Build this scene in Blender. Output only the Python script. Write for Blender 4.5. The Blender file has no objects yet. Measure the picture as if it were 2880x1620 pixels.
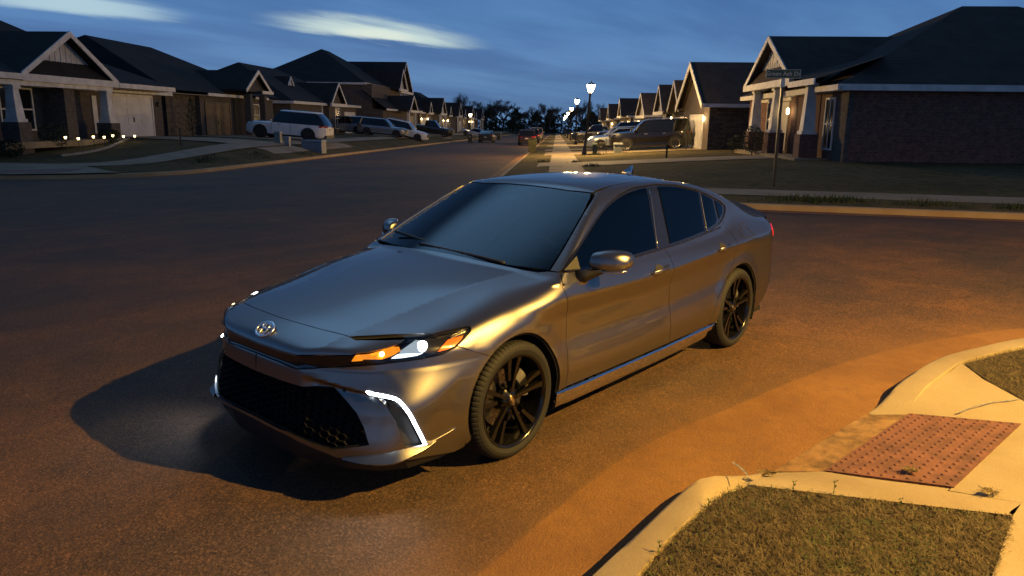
import bpy, bmesh, math, random
import numpy as np
from mathutils import Vector, Matrix
from mathutils.geometry import delaunay_2d_cdt
random.seed(7); RNG=np.random.default_rng(7)
scene=bpy.context.scene
COL=scene.collection
# ------------------------------------------------------------------ helpers
def hexc(r,g,b): return (r,g,b,1)
MATS={}
def mat(name,base=(.5,.5,.5),rough=.5,metal=0,coat=0,coat_rough=.03,emit=None,estr=0,spec=.5,noise=None,bump=None,trans=0,alpha=None):
    """noise=(scale,detail,colA,colB,[lo,hi]); bump=(scale,strength,distance)"""
    if name in MATS: return MATS[name]
    m=bpy.data.materials.new(name); m.use_nodes=True; nt=m.node_tree; b=nt.nodes['Principled BSDF']
    b.inputs['Base Color'].default_value=(*base,1); b.inputs['Roughness'].default_value=rough; b.inputs['Metallic'].default_value=metal
    b.inputs['Coat Weight'].default_value=coat; b.inputs['Coat Roughness'].default_value=coat_rough; b.inputs['Specular IOR Level'].default_value=spec
    b.inputs['Transmission Weight'].default_value=trans
    if emit: b.inputs['Emission Color'].default_value=(*emit,1); b.inputs['Emission Strength'].default_value=estr
    tc=nt.nodes.new('ShaderNodeTexCoord')
    if noise:
        n=nt.nodes.new('ShaderNodeTexNoise'); n.inputs['Scale'].default_value=noise[0]; n.inputs['Detail'].default_value=noise[1]
        r=nt.nodes.new('ShaderNodeValToRGB'); lo,hi=noise[4] if len(noise)>4 else (.35,.65)
        r.color_ramp.elements[0].position=lo; r.color_ramp.elements[1].position=hi
        r.color_ramp.elements[0].color=(*noise[2],1); r.color_ramp.elements[1].color=(*noise[3],1)
        nt.links.new(tc.outputs['Object'],n.inputs['Vector']); nt.links.new(n.outputs['Fac'],r.inputs['Fac']); nt.links.new(r.outputs['Color'],b.inputs['Base Color'])
    if bump:
        n2=nt.nodes.new('ShaderNodeTexNoise'); n2.inputs['Scale'].default_value=bump[0]; n2.inputs['Detail'].default_value=6
        bp=nt.nodes.new('ShaderNodeBump'); bp.inputs['Strength'].default_value=bump[1]; bp.inputs['Distance'].default_value=bump[2]
        nt.links.new(tc.outputs['Object'],n2.inputs['Vector']); nt.links.new(n2.outputs['Fac'],bp.inputs['Height']); nt.links.new(bp.outputs['Normal'],b.inputs['Normal'])
    MATS[name]=m; return m
def link(name,me,parent=None,mats=None,smooth=False):
    o=bpy.data.objects.new(name,me); COL.objects.link(o)
    if parent is not None: o.parent=parent
    for m in (mats or []): me.materials.append(m)
    if smooth:
        for p in me.polygons: p.use_smooth=True
    return o
def empty(name,loc=(0,0,0),rz=0):
    o=bpy.data.objects.new(name,None); COL.objects.link(o); o.location=loc; o.rotation_euler=(0,0,rz); o.empty_display_size=.1; return o
def tag(o,label=None,cat=None,group=None,kind=None):
    if label: o['label']=label
    if cat: o['category']=cat
    if group: o['group']=group
    if kind: o['kind']=kind
    return o
class MB:
    """collects geometry for one mesh object"""
    def __init__(s): s.v=[]; s.f=[]; s.m=[]; s.mi=0; s.sm=[]; s.smooth=False
    def add(s,vs,fs):
        o=len(s.v); s.v+= [tuple(map(float,v)) for v in vs]
        for f in fs: s.f.append([o+i for i in f]); s.m.append(s.mi); s.sm.append(s.smooth)
        return s
    def quad(s,a,b,c,d): return s.add([a,b,c,d],[(0,1,2,3)])
    def box(s,x0,x1,y0,y1,z0,z1):
        return s.add([(x0,y0,z0),(x1,y0,z0),(x1,y1,z0),(x0,y1,z0),(x0,y0,z1),(x1,y0,z1),(x1,y1,z1),(x0,y1,z1)],
            [(0,3,2,1),(4,5,6,7),(0,1,5,4),(1,2,6,5),(2,3,7,6),(3,0,4,7)])
    def prism(s,poly,z0,z1,top=True,bot=True):
        n=len(poly); g=lambda z,p: z(p[0],p[1]) if callable(z) else z
        vs=[(p[0],p[1],g(z0,p)) for p in poly]+[(p[0],p[1],g(z1,p)) for p in poly]
        fs=[(i,(i+1)%n,n+(i+1)%n,n+i) for i in range(n)]
        if top: fs.append(tuple(range(n,2*n)))
        if bot: fs.append(tuple(range(n-1,-1,-1)))
        return s.add(vs,fs)
    def loft(s,rings,closed=True,cap=False):
        n=len(rings[0]); vs=[v for r in rings for v in r]; fs=[]
        for i in range(len(rings)-1):
            for j in range(n if closed else n-1):
                k=(j+1)%n; fs.append((i*n+j,i*n+k,(i+1)*n+k,(i+1)*n+j))
        if cap: fs.append(tuple(range(n-1,-1,-1))); fs.append(tuple((len(rings)-1)*n+i for i in range(n)))
        return s.add(vs,fs)
    def tube(s,pts,r,n=8,cap=True,sq=1):
        pts=[Vector(p) for p in pts]; rings=[]; rs=r if isinstance(r,(list,tuple)) else [r]*len(pts)
        up=None
        for i,p in enumerate(pts):
            t=(pts[min(i+1,len(pts)-1)]-pts[max(i-1,0)]).normalized()
            if up is None: up=Vector((0,0,1)) if abs(t.z)<.9 else Vector((1,0,0))
            a=t.cross(up); 
            if a.length<1e-4: a=t.cross(Vector((0,1,0)))
            a.normalize(); b=a.cross(t).normalized(); up=b
            rings.append([tuple(p+a*rs[i]*math.cos(2*math.pi*k/n)+b*rs[i]*sq*math.sin(2*math.pi*k/n)) for k in range(n)])
        return s.loft(rings,True,cap)
    def lathe(s,prof,n=32,axis='z',c=(0,0,0),a0=0,a1=None):
        rings=[]; full=a1 is None; m=n if full else n+1
        for k in range(m):
            a=a0+(2*math.pi if full else a1-a0)*k/n
            if axis=='z': rings.append([(c[0]+r*math.cos(a),c[1]+r*math.sin(a),c[2]+h) for r,h in prof])
            else: rings.append([(c[0]+r*math.cos(a),c[1]+h,c[2]+r*math.sin(a)) for r,h in prof])
        if full: rings.append(rings[0])
        return s.loft(rings,False)
    def mirrored(s,ax=1):
        o=MB(); o.v=[tuple(-c if i==ax else c for i,c in enumerate(v)) for v in s.v]; o.f=[f[::-1] for f in s.f]; o.m=list(s.m); o.sm=list(s.sm); return o
    def mesh(s,name,mats=None,merge=False):
        me=bpy.data.meshes.new(name); me.from_pydata(s.v,[],s.f); 
        for m in (mats or []): me.materials.append(m)
        me.polygons.foreach_set('material_index',s.m); me.polygons.foreach_set('use_smooth',s.sm); me.validate(); me.update()
        if merge:
            bm=bmesh.new(); bm.from_mesh(me); bmesh.ops.remove_doubles(bm,verts=bm.verts,dist=1e-4); bm.to_mesh(me); bm.free()
        return me
    def build(s,name,mats,parent=None,merge=False,bevel=0,autosmooth=None):
        if not isinstance(mats,(list,tuple)): mats=[mats]
        me=s.mesh(name,mats,merge)
        if bevel:
            bm=bmesh.new(); bm.from_mesh(me); bmesh.ops.remove_doubles(bm,verts=bm.verts,dist=1e-4)
            bmesh.ops.bevel(bm,geom=[e for e in bm.edges if len(e.link_faces)==2 and e.calc_face_angle(0)>.4],offset=bevel,segments=2,affect='EDGES',profile=.5)
            bm.to_mesh(me); bm.free()
        if autosmooth is not None: 
            for p in me.polygons: p.use_smooth=True
            me.set_sharp_from_angle(angle=autosmooth)
        return link(name,me,parent)
def crv(pts,n=6,closed=False):
    """Catmull-Rom through points"""
    P=[np.array(p,float) for p in pts]; out=[]; N=len(P)
    for i in range(N if closed else N-1):
        p0=P[i-1] if (i>0 or closed) else 2*P[0]-P[1]; p1=P[i]; p2=P[(i+1)%N]; p3=P[(i+2)%N] if (i+2<N or closed) else 2*P[-1]-P[-2]
        for k in range(n):
            t=k/n; out.append(.5*((2*p1)+(-p0+p2)*t+(2*p0-5*p1+4*p2-p3)*t*t+(-p0+3*p1-3*p2+p3)*t**3))
    if not closed: out.append(P[-1])
    return out
def pip(poly,q):
    """vectorised point in polygon"""
    x,y=q[:,0],q[:,1]; r=np.zeros(len(q),bool); n=len(poly); j=n-1
    for i in range(n):
        a,b=poly[i],poly[j]
        c=((a[1]>y)!=(b[1]>y)); 
        with np.errstate(divide='ignore',invalid='ignore'): r^=c&(x<(b[0]-a[0])*(y-a[1])/(b[1]-a[1]+1e-30)+a[0])
        j=i
    return r
def segdist(poly,q):
    d=np.full(len(q),1e9); n=len(poly)
    for i in range(n):
        a=poly[i]; b=poly[(i+1)%n]; ab=b-a; L=max(ab@ab,1e-12); t=np.clip(((q-a)@ab)/L,0,1); d=np.minimum(d,np.hypot(*(q-(a+t[:,None]*ab)).T))
    return d
def densify(P,h):
    out=[]
    for i in range(len(P)):
        a=P[i]; b=P[(i+1)%len(P)]; n=max(1,int(np.ceil(np.linalg.norm(b-a)/h)))
        for k in range(n): out.append(a+(b-a)*k/n)
    return np.array(out)
def area2(P): x,y=P[:,0],P[:,1]; return .5*np.sum(x*np.roll(y,-1)-np.roll(x,-1)*y)
def inset(P,d):
    if area2(P)<0: P=P[::-1]
    e=np.roll(P,-1,0)-P; e/= (np.linalg.norm(e,axis=1,keepdims=True)+1e-12); nrm=np.stack([-e[:,1],e[:,0]],1)
    m=nrm+np.roll(nrm,1,0); m/= (np.linalg.norm(m,axis=1,keepdims=True)+1e-9); c=np.clip(np.sum(m*nrm,1),.5,1)
    return P+m*(d/c)[:,None]
# ------------------------------------------------------------------ camera, sky, light
def camera():
    yaw,pitch,roll=-2.42925791,.224212,.01204665
    f=np.array([math.cos(yaw)*math.cos(pitch),math.sin(yaw)*math.cos(pitch),-math.sin(pitch)])
    r=np.array([math.sin(yaw),-math.cos(yaw),0.]); u=np.cross(r,f)
    r2=math.cos(roll)*r+math.sin(roll)*u; u2=-math.sin(roll)*r+math.cos(roll)*u
    cam=bpy.data.cameras.new('camera'); o=bpy.data.objects.new('camera',cam); COL.objects.link(o)
    M=Matrix.Identity(4)
    for i in range(3): M[i][0]=r2[i]; M[i][1]=u2[i]; M[i][2]=-f[i]
    M.translation=Vector((4.31089924,3.36063619,1.84152857)); o.matrix_world=M
    cam.sensor_width=36; cam.lens=2067.56/2880*36; cam.clip_end=3000; cam.clip_start=.05
    scene.camera=o
def world():
    w=bpy.data.worlds.new('World'); scene.world=w; w.use_nodes=True; nt=w.node_tree; bg=nt.nodes['Background']; L=nt.links.new
    def N(t,**k):
        n=nt.nodes.new(t)
        for a,b in k.items(): setattr(n,a,b)
        return n
    sky=N('ShaderNodeTexSky',sky_type='NISHITA'); sky.sun_disc=False; sky.sun_elevation=math.radians(-1.5); sky.sun_rotation=math.radians(200); sky.air_density=1.5; sky.ozone_density=3
    tc=N('ShaderNodeTexCoord'); sep=N('ShaderNodeSeparateXYZ'); L(tc.outputs['Generated'],sep.inputs[0])
    el=N('ShaderNodeValToRGB'); L(sep.outputs['Z'],el.inputs[0]); r=el.color_ramp
    r.elements[0].position=0; r.elements[0].color=(.10,.20,.37,1); r.elements[1].position=.9; r.elements[1].color=(.020,.048,.105,1)
    for p,c in ((.06,(.118,.25,.48)),(.14,(.098,.232,.485)),(.27,(.052,.14,.32)),(.5,(.026,.068,.155))):
        e=r.elements.new(p); e.color=(*c,1)
    # clouds on a flat layer: direction / height, stretched along the street
    dv=N('ShaderNodeMath',operation='ADD'); L(sep.outputs['Z'],dv.inputs[0]); dv.inputs[1].default_value=.10
    px=N('ShaderNodeMath',operation='DIVIDE'); py=N('ShaderNodeMath',operation='DIVIDE'); L(sep.outputs['X'],px.inputs[0]); L(dv.outputs[0],px.inputs[1]); L(sep.outputs['Y'],py.inputs[0]); L(dv.outputs[0],py.inputs[1])
    cb=N('ShaderNodeCombineXYZ'); L(px.outputs[0],cb.inputs[0]); L(py.outputs[0],cb.inputs[1])
    def noise(sc,det,rot,scl,off):
        mp=N('ShaderNodeMapping'); mp.inputs['Rotation'].default_value=(0,0,rot); mp.inputs['Scale'].default_value=scl; mp.inputs['Location'].default_value=off; L(cb.outputs[0],mp.inputs[0])
        n=N('ShaderNodeTexNoise'); n.inputs['Scale'].default_value=sc; n.inputs['Detail'].default_value=det; n.inputs['Roughness'].default_value=.55; L(mp.outputs[0],n.inputs['Vector']); return n
    n1=noise(.55,6,math.radians(30),(.6,1.5,1),(3.1,1.7,0))
    rr=N('ShaderNodeMapRange'); rr.inputs[1].default_value=.38; rr.inputs[2].default_value=.68; rr.interpolation_type='SMOOTHSTEP'; L(n1.outputs['Fac'],rr.inputs[0])
    mx=N('ShaderNodeMix',data_type='RGBA'); L(rr.outputs[0],mx.inputs['Factor']); L(el.outputs[0],mx.inputs['A'])
    sc=N('ShaderNodeMix',data_type='RGBA',blend_type='MULTIPLY'); sc.inputs['Factor'].default_value=1; L(el.outputs[0],sc.inputs['A']); sc.inputs['B'].default_value=(.66,.68,.76,1); L(sc.outputs['Result'],mx.inputs['B'])
    # bright cloud breaks plus an added windshield glow: soft lobes at fixed directions, edges broken by noise
    cur=mx.outputs['Result']
    n2=noise(2.2,7,math.radians(35),(.7,1.8,1),(0,0,0)); 
    n3=noise(1.5,8,math.radians(38),(.45,2.3,1),(.4,.9,0))
    for (d,tan,wa,wb,col,st) in SKY_LOBES:
        d=Vector(d).normalized(); tan=Vector(tan).normalized(); up=d.cross(tan)
        def dot(v):
            n=N('ShaderNodeVectorMath',operation='DOT_PRODUCT'); L(tc.outputs['Generated'],n.inputs[0]); n.inputs[1].default_value=v; return n.outputs['Value']
        def mth(op,a,b=None):
            n=N('ShaderNodeMath',operation=op)
            for i,x in enumerate((a,b)):
                if x is None: continue
                if isinstance(x,(int,float)): n.inputs[i].default_value=x
                else: L(x,n.inputs[i])
            return n.outputs[0]
        a=dot(tan); b=dot(up); wob=mth('MULTIPLY',mth('SUBTRACT',n2.outputs['Fac'],.5),min(wb,.02)*1.9)
        # lower edge sharp, upper edge soft
        bb=mth('ADD',b,wob); up_=mth('DIVIDE',mth('MAXIMUM',bb,0.),wb*1.5); dn=mth('DIVIDE',mth('MINIMUM',bb,0.),-wb*.75)
        rad=mth('ADD',mth('POWER',mth('ABSOLUTE',mth('DIVIDE',a,wa)),2.),mth('POWER',mth('ADD',up_,dn),2.))
        fac=N('ShaderNodeMapRange'); fac.interpolation_type='SMOOTHSTEP'; fac.inputs[1].default_value=1.9; fac.inputs[2].default_value=.0; L(rad,fac.inputs[0])
        front_=mth('GREATER_THAN',dot(d),.3); ff=mth('MULTIPLY',mth('MULTIPLY',mth('POWER',fac.outputs[0],1.5),front_),mth('MULTIPLY',st,mth('MINIMUM',mth('MULTIPLY',mth('MAXIMUM',mth('SUBTRACT',n3.outputs['Fac'],.22),0.),4.2 if wb<.05 else 5),1.)))
        m2=N('ShaderNodeMix',data_type='RGBA'); L(ff,m2.inputs['Factor']); L(cur,m2.inputs['A']); m2.inputs['B'].default_value=(*col,1); cur=m2.outputs['Result']
    # a little of the physical twilight sky under it all
    ad=N('ShaderNodeMix',data_type='RGBA',blend_type='ADD'); ad.inputs['Factor'].default_value=.02; L(cur,ad.inputs['A']); L(sky.outputs[0],ad.inputs['B'])
    L(ad.outputs['Result'],bg.inputs[0]); bg.inputs[1].default_value=SKY_STRENGTH
SKY_STRENGTH=1.0; KEYW=17000

def cub(xs,ys):
    """natural cubic spline, constant-slope extrapolation"""
    xs=np.array(xs,float); ys=np.array(ys,float); o=np.argsort(xs); xs=xs[o]; ys=ys[o]
    n=len(xs); h=np.diff(xs); A=np.zeros((n,n)); r=np.zeros(n); A[0,0]=A[-1,-1]=1
    for i in range(1,n-1):
        A[i,i-1]=h[i-1]; A[i,i]=2*(h[i-1]+h[i]); A[i,i+1]=h[i]; r[i]=3*((ys[i+1]-ys[i])/h[i]-(ys[i]-ys[i-1])/h[i-1])
    c=np.linalg.solve(A,r); b=(ys[1:]-ys[:-1])/h-h*(2*c[:-1]+c[1:])/3; d=(c[1:]-c[:-1])/(3*h)
    def f(x):
        x=np.asarray(x,float); i=np.clip(np.searchsorted(xs,x)-1,0,n-2); xc=np.clip(x,xs[0],xs[-1]); t=xc-xs[i]
        v=ys[i]+b[i]*t+c[i]*t*t+d[i]*t**3; s=b[i]+2*c[i]*t+3*d[i]*t*t
        return v+s*(x-xc)
    return f
def pch(xs,ys):
    xs=np.array(xs,float); ys=np.array(ys,float); o=np.argsort(xs); xs=xs[o]; ys=ys[o]; h=np.diff(xs); m=np.diff(ys)/h
    d=np.zeros(len(xs)); d[0]=m[0]; d[-1]=m[-1]
    for i in range(1,len(xs)-1):
        if m[i-1]*m[i]>0: w1=2*h[i]+h[i-1]; w2=h[i]+2*h[i-1]; d[i]=(w1+w2)/(w1/m[i-1]+w2/m[i])
    def f(x):
        x=np.asarray(x,float); i=np.clip(np.searchsorted(xs,x)-1,0,len(h)-1); xc=np.clip(x,xs[0],xs[-1]); t=(xc-xs[i])/h[i]
        v=(1+2*t)*(1-t)**2*ys[i]+t*(1-t)**2*h[i]*d[i]+t*t*(3-2*t)*ys[i+1]+t*t*(t-1)*h[i]*d[i+1]
        return v+np.where(x<xs[0],d[0]*(x-xs[0]),np.where(x>xs[-1],d[-1]*(x-xs[-1]),0))
    return f
def smin(a,b,k):
    h=np.maximum(k-np.abs(a-b),0)/k; return np.minimum(a,b)-h*h*k*.25
def smax(a,b,k): return -smin(-a,-b,k)
def sst(a,b,x): t=np.clip((x-a)/(b-a),0,1); return t*t*(3-2*t)
AX=1.4125
W_=cub([2.3,2.0,1.8,1.6,1.4,1.0,.5,0,-.5,-1.0,-1.4,-1.7,-2.0,-2.2,-2.4],[.855,.888,.904,.910,.914,.914,.917,.92,.92,.92,.917,.904,.884,.862,.82])
zc_=cub([2.2,1.4,1.0,.5,0,-.5,-1,-1.5,-2,-2.5],[.80,.835,.842,.835,.835,.855,.88,.905,.918,.92])
zb_=cub([1.9,1.0,.75,.2,-.3,-.8,-1.1,-1.4,-2.4],[1.0,.985,.968,.965,.978,1.0,1.02,1.04,1.08])
yb_=cub([1.9,1.0,.75,.2,-.3,-.8,-1.1,-1.4,-1.8,-2.4],[.86,.86,.862,.852,.842,.82,.80,.775,.735,.64])
low_=pch([-.3,0,.05,.13,.24,.35,.45,.53,.62,.75],[.08,0,-.015,-.034,-.035,-.019,-.010,-.016,-.04,-.1])
mlow_=pch([2.0,1.5,1.15,.8,-.9,-1.2,-1.5,-2.2],[.25,.3,.6,1,1,.8,.4,.3])
h0_=cub([2.46,2.43,2.40,2.36,2.27,2.1,1.9,1.6,1.3,1.1,.9,0,-1.2,-1.7,-2.05,-2.3,-2.5],[.66,.715,.748,.772,.81,.858,.90,.950,.985,1.005,1.02,1.03,1.05,1.07,1.075,1.08,1.085])
crown_=cub([2.4,2.2,1.86,1.5,1.1,0,-1.2,-2.0,-2.5],[.05,.06,.085,.055,.045,.05,.07,.10,.12])
yc_=cub([2.4,2.2,1.8,1.1,.5],[.44,.485,.53,.62,.68])
def side(x,z):
    W=W_(x); zc=zc_(x); zb=zb_(x); yb=yb_(x); h=zc-z
    up=W-(W-yb)*np.clip((z-zc)/(zb-zc),-1.5,3)*(.75+.25*np.clip((z-zc)/(zb-zc),0,1.2))
    m=mlow_(x)
    lo=W+low_(h)*m+(1-m)*np.minimum(0,-(.9-.7*sst(1.2,1.5,x))*np.maximum(.48-z,0)**2-.02*np.abs(h))
    y=np.where(h>0,lo,up); 
    y=smin(lo+.0,up+.0,.012)
    for cx in (AX,-AX):
        r=np.hypot(x-cx,z-.335); y=y+.012*sst(.50,.39,r)*sst(.12,.3,z)
    return y
Ftop=pch([0,.2,.34,.42,.5,.6,.7,.78,.84,.88,.95],[0,-.006,-.018,-.05,-.095,-.155,-.24,-.345,-.475,-.63,-1.0])
Flow=pch([0,.2,.34,.5,.6,.7,.78,.84,.88,.93],[0,-.006,-.02,-.06,-.10,-.155,-.215,-.30,-.41,-.75])
Fz=pch([.1,.17,.22,.30,.42,.56,.645,.665,.69,.72,.78],[2.33,2.43,2.465,2.472,2.455,2.44,2.433,2.425,2.425,2.43,2.44])
def front(y,z):
    t=sst(.46,.68,z); zs=.60-.16*(y-.42)-.5*np.maximum(y-.70,0)
    s=.034*np.clip((z-.29)/(zs-.29),0,1)*sst(zs+.016,zs-.016,z)*sst(.36,.44,y)*(1-sst(.78,.86,y))
    return Fz(z)+Ftop(y)*t+Flow(y)*(1-t)-s
Rz=pch([.1,.3,.45,.6,.8,.95,1.1],[-2.33,-2.43,-2.49,-2.50,-2.47,-2.46,-2.50])
Ry=pch([0,.3,.5,.65,.75,.82,.9],[0,.01,.03,.07,.12,.21,.45])
def top(x,y):
    y=np.abs(y); H=h0_(x)-crown_(x)*(y/.77)**2
    e=np.maximum(y-yc_(x),0); H=H-sst(.85,1.25,x)*(.17*e-.45*e*e)
    return H
roof_=cub([.6,.4,.2,0,-.3,-.6,-.9,-1.2,-1.5,-1.8,-2.05,-2.3],[1.375,1.408,1.432,1.444,1.45,1.445,1.424,1.382,1.305,1.205,1.115,1.03])
gs_=cub([1,.4,-.3,-.9,-1.3,-1.8],[.55,.55,.55,.52,.44,.38])
def lower(P):
    x,y,z=P; ya=np.abs(y)
    fs=side(x,z)-ya
    ft=(top(x,ya)-z)*.95
    ff=(front(ya,z)-x)*.85
    fr=(x-(Rz(z)+Ry(ya)))*.9
    k=.05+.15*sst(.9,1.4,x)+.05*sst(-1.2,-1.8,x)
    f=smin(fs,ff,.035)
    f=smin(f,fr,.06)
    k=np.where(x>2.1,k*(1-.85*sst(2.1,2.3,x)),k)
    f=smin(f,ft,k)
    return smin(f,z-.14,.02)
def house(P):
    x,y,z=P; ya=np.abs(y)
    u=(z-zb_(x)); gs=(yb_(x)-gs_(x)*u+.03*u*(.45-u)-ya)*.87
    v=(z-1.0)/.4
    ws=(1.165-(z-1.0)*2.08+.05*v*(1-v)*1.5-.33*ya*ya-x)*.43
    rf=(roof_(x)-.035*(ya/.6)**2-.012*(ya/.6)**4-z)*.93
    f=smin(gs,rf,.055)
    return np.minimum(smin(f,ws,.02),z-zb_(x)+.06)
def car(P):
    a=lower(P); b=house(P); x=P[0]
    k=.012+.10*sst(-1.15,-1.6,x)
    return smax(a,b,k)
def grad(P,e=1.5e-3):
    g=np.stack([car(P+np.array(d)[:,None]*e)-car(P-np.array(d)[:,None]*e) for d in ((1,0,0),(0,1,0),(0,0,1))])
    return -g/np.linalg.norm(g,axis=0)
def cast(O,D,t0,t1,n=260,fn=car):
    """first outside->inside crossing along rays O+tD (arrays 3xN)"""
    N=O.shape[1]; ts=np.linspace(t0,t1,n); prev=np.full(N,-1.); lo=np.full(N,np.nan); hi=np.full(N,np.nan); done=np.zeros(N,bool)
    for i,t in enumerate(ts):
        v=fn(O+t*D); c=(v>=0)&~done&(i>0); lo[c]=ts[i-1]; hi[c]=t; done|=c
        if done.all(): break
    for _ in range(30):
        m=(lo+hi)/2; v=fn(O+m*D); ins=v>=0; hi=np.where(ins,m,hi); lo=np.where(ins,lo,m)
    return O+hi*D,done
# points on the body surface (car frame, metres)
SH={'nose':[(2.216,0.501,0.8),(2.211,0.545,0.791),(2.134,0.613,0.787),(2.046,0.695,0.787),(2.028,0.705,0.789),(2.075,0.702,0.772),(2.139,0.671,0.756),(2.207,0.648,0.749),(2.263,0.611,0.744),(2.278,0.597,0.739),(2.359,0.46,0.722),(2.411,0.322,0.704)],'lens':[(2.028,0.705,0.789),(2.028,0.677,0.798),(1.883,0.759,0.799),(1.765,0.797,0.809),(1.707,0.815,0.813),(1.689,0.829,0.808),(1.696,0.84,0.797),(1.76,0.85,0.766),(1.824,0.855,0.738),(1.906,0.841,0.715),(2.0,0.804,0.708),(2.115,0.733,0.699),(2.223,0.659,0.695),(2.279,0.587,0.685),(2.278,0.597,0.737),(2.264,0.612,0.742),(2.208,0.649,0.748),(2.14,0.673,0.755),(2.076,0.703,0.77)],'bump_top':[(2.416,0.332,0.645),(2.358,0.453,0.663),(2.303,0.548,0.675),(2.279,0.587,0.681),(2.223,0.659,0.691),(2.115,0.733,0.696),(2.001,0.805,0.704),(1.907,0.842,0.712),(1.824,0.856,0.737),(1.74,0.883,0.699),(1.631,0.909,0.65)],'grille':[(2.437,0.111,0.56),(2.423,0.325,0.563),(2.402,0.385,0.561),(2.322,0.525,0.562),(2.341,0.522,0.593),(2.311,0.597,0.512),(2.301,0.65,0.469),(2.293,0.692,0.403),(2.293,0.727,0.326),(2.392,0.554,0.281),(2.459,0.281,0.314),(2.469,0.052,0.324)],'pocket':[(2.231,0.728,0.551),(2.208,0.757,0.545),(2.176,0.794,0.533),(2.164,0.813,0.517),(2.144,0.841,0.466),(2.115,0.856,0.397),(2.088,0.864,0.334),(2.063,0.865,0.288),(2.167,0.84,0.307),(2.173,0.835,0.344),(2.19,0.806,0.432),(2.204,0.766,0.496)],'drl':[(2.258,0.677,0.574),(2.244,0.696,0.565),(2.204,0.753,0.555),(2.173,0.79,0.542),(2.157,0.816,0.519),(2.135,0.845,0.469),(2.106,0.858,0.4),(2.078,0.866,0.336),(2.057,0.866,0.292)],'amber':[(2.278,0.59,0.702),(2.264,0.612,0.741),(2.209,0.65,0.746),(2.156,0.665,0.754),(2.104,0.682,0.767),(2.077,0.709,0.766),(2.082,0.725,0.751),(2.127,0.709,0.728),(2.169,0.692,0.716),(2.241,0.641,0.718),(2.246,0.636,0.709)],'reflector':[(2.101,0.73,0.726),(2.082,0.725,0.75),(2.034,0.733,0.774),(1.986,0.731,0.791),(1.968,0.751,0.787),(1.969,0.797,0.755),(1.982,0.803,0.736),(2.048,0.773,0.719),(2.118,0.724,0.714)],'marker':[(1.929,0.83,0.726),(1.894,0.827,0.754),(1.846,0.818,0.774),(1.758,0.838,0.78),(1.779,0.846,0.765),(1.834,0.851,0.741),(1.874,0.846,0.731)],'bump_bot':[(1.861,0.866,0.18),(2.041,0.857,0.216),(2.166,0.836,0.235),(2.278,0.753,0.25),(2.359,0.62,0.245),(2.375,0.585,0.241),(2.395,0.542,0.258),(2.46,0.28,0.298),(2.47,0.053,0.308)],'wing':[(2.354,0.631,0.256),(2.208,0.818,0.298),(2.089,0.862,0.295),(2.026,0.868,0.282),(1.872,0.889,0.319),(1.861,0.867,0.184)]}
# ------------------------------------------------------------------ hero car: panels cut from one smooth body surface
def fill(poly,step,hole=None):
    """triangulate a 2-D polygon (with an optional hole) with an even interior grid"""
    P=densify(poly,step*.8); Hh=densify(hole,step*.8) if hole is not None else None; lo=P.min(0); hi=P.max(0)
    g=[]; r=0; y=lo[1]
    while y<hi[1]:
        x=lo[0]+(step*.5 if r%2 else 0)
        while x<hi[0]: g.append((x,y)); x+=step
        y+=step*.866; r+=1
    g=np.array(g) if g else np.zeros((0,2))
    if len(g): g=g[pip(P,g)]; 
    if len(g): g=g[segdist(P,g)>step*.45]
    n=len(P); E=[(i,(i+1)%n) for i in range(n)]; Q=[P]
    if Hh is not None:
        g=g[~pip(Hh,g)]; g=g[segdist(Hh,g)>step*.45]; m=len(Hh); Q.append(Hh); E+=[(n+i,n+(i+1)%m) for i in range(m)]
    Q=np.vstack(Q+[g])
    vs,es,fs,ov,oe,of=delaunay_2d_cdt([Vector(q) for q in Q],E,[],0,1e-6)
    V=np.array([tuple(v) for v in vs]); F=[f for f in fs if len(f)==3]
    C=np.array([V[list(f)].mean(0) for f in F]); k=pip(P,C)
    if Hh is not None: k&=~pip(Hh,C)
    F=[f for f,t in zip(F,k) if t]
    return V,F
BACK=MB()          # dark backing behind every panel gap
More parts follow.
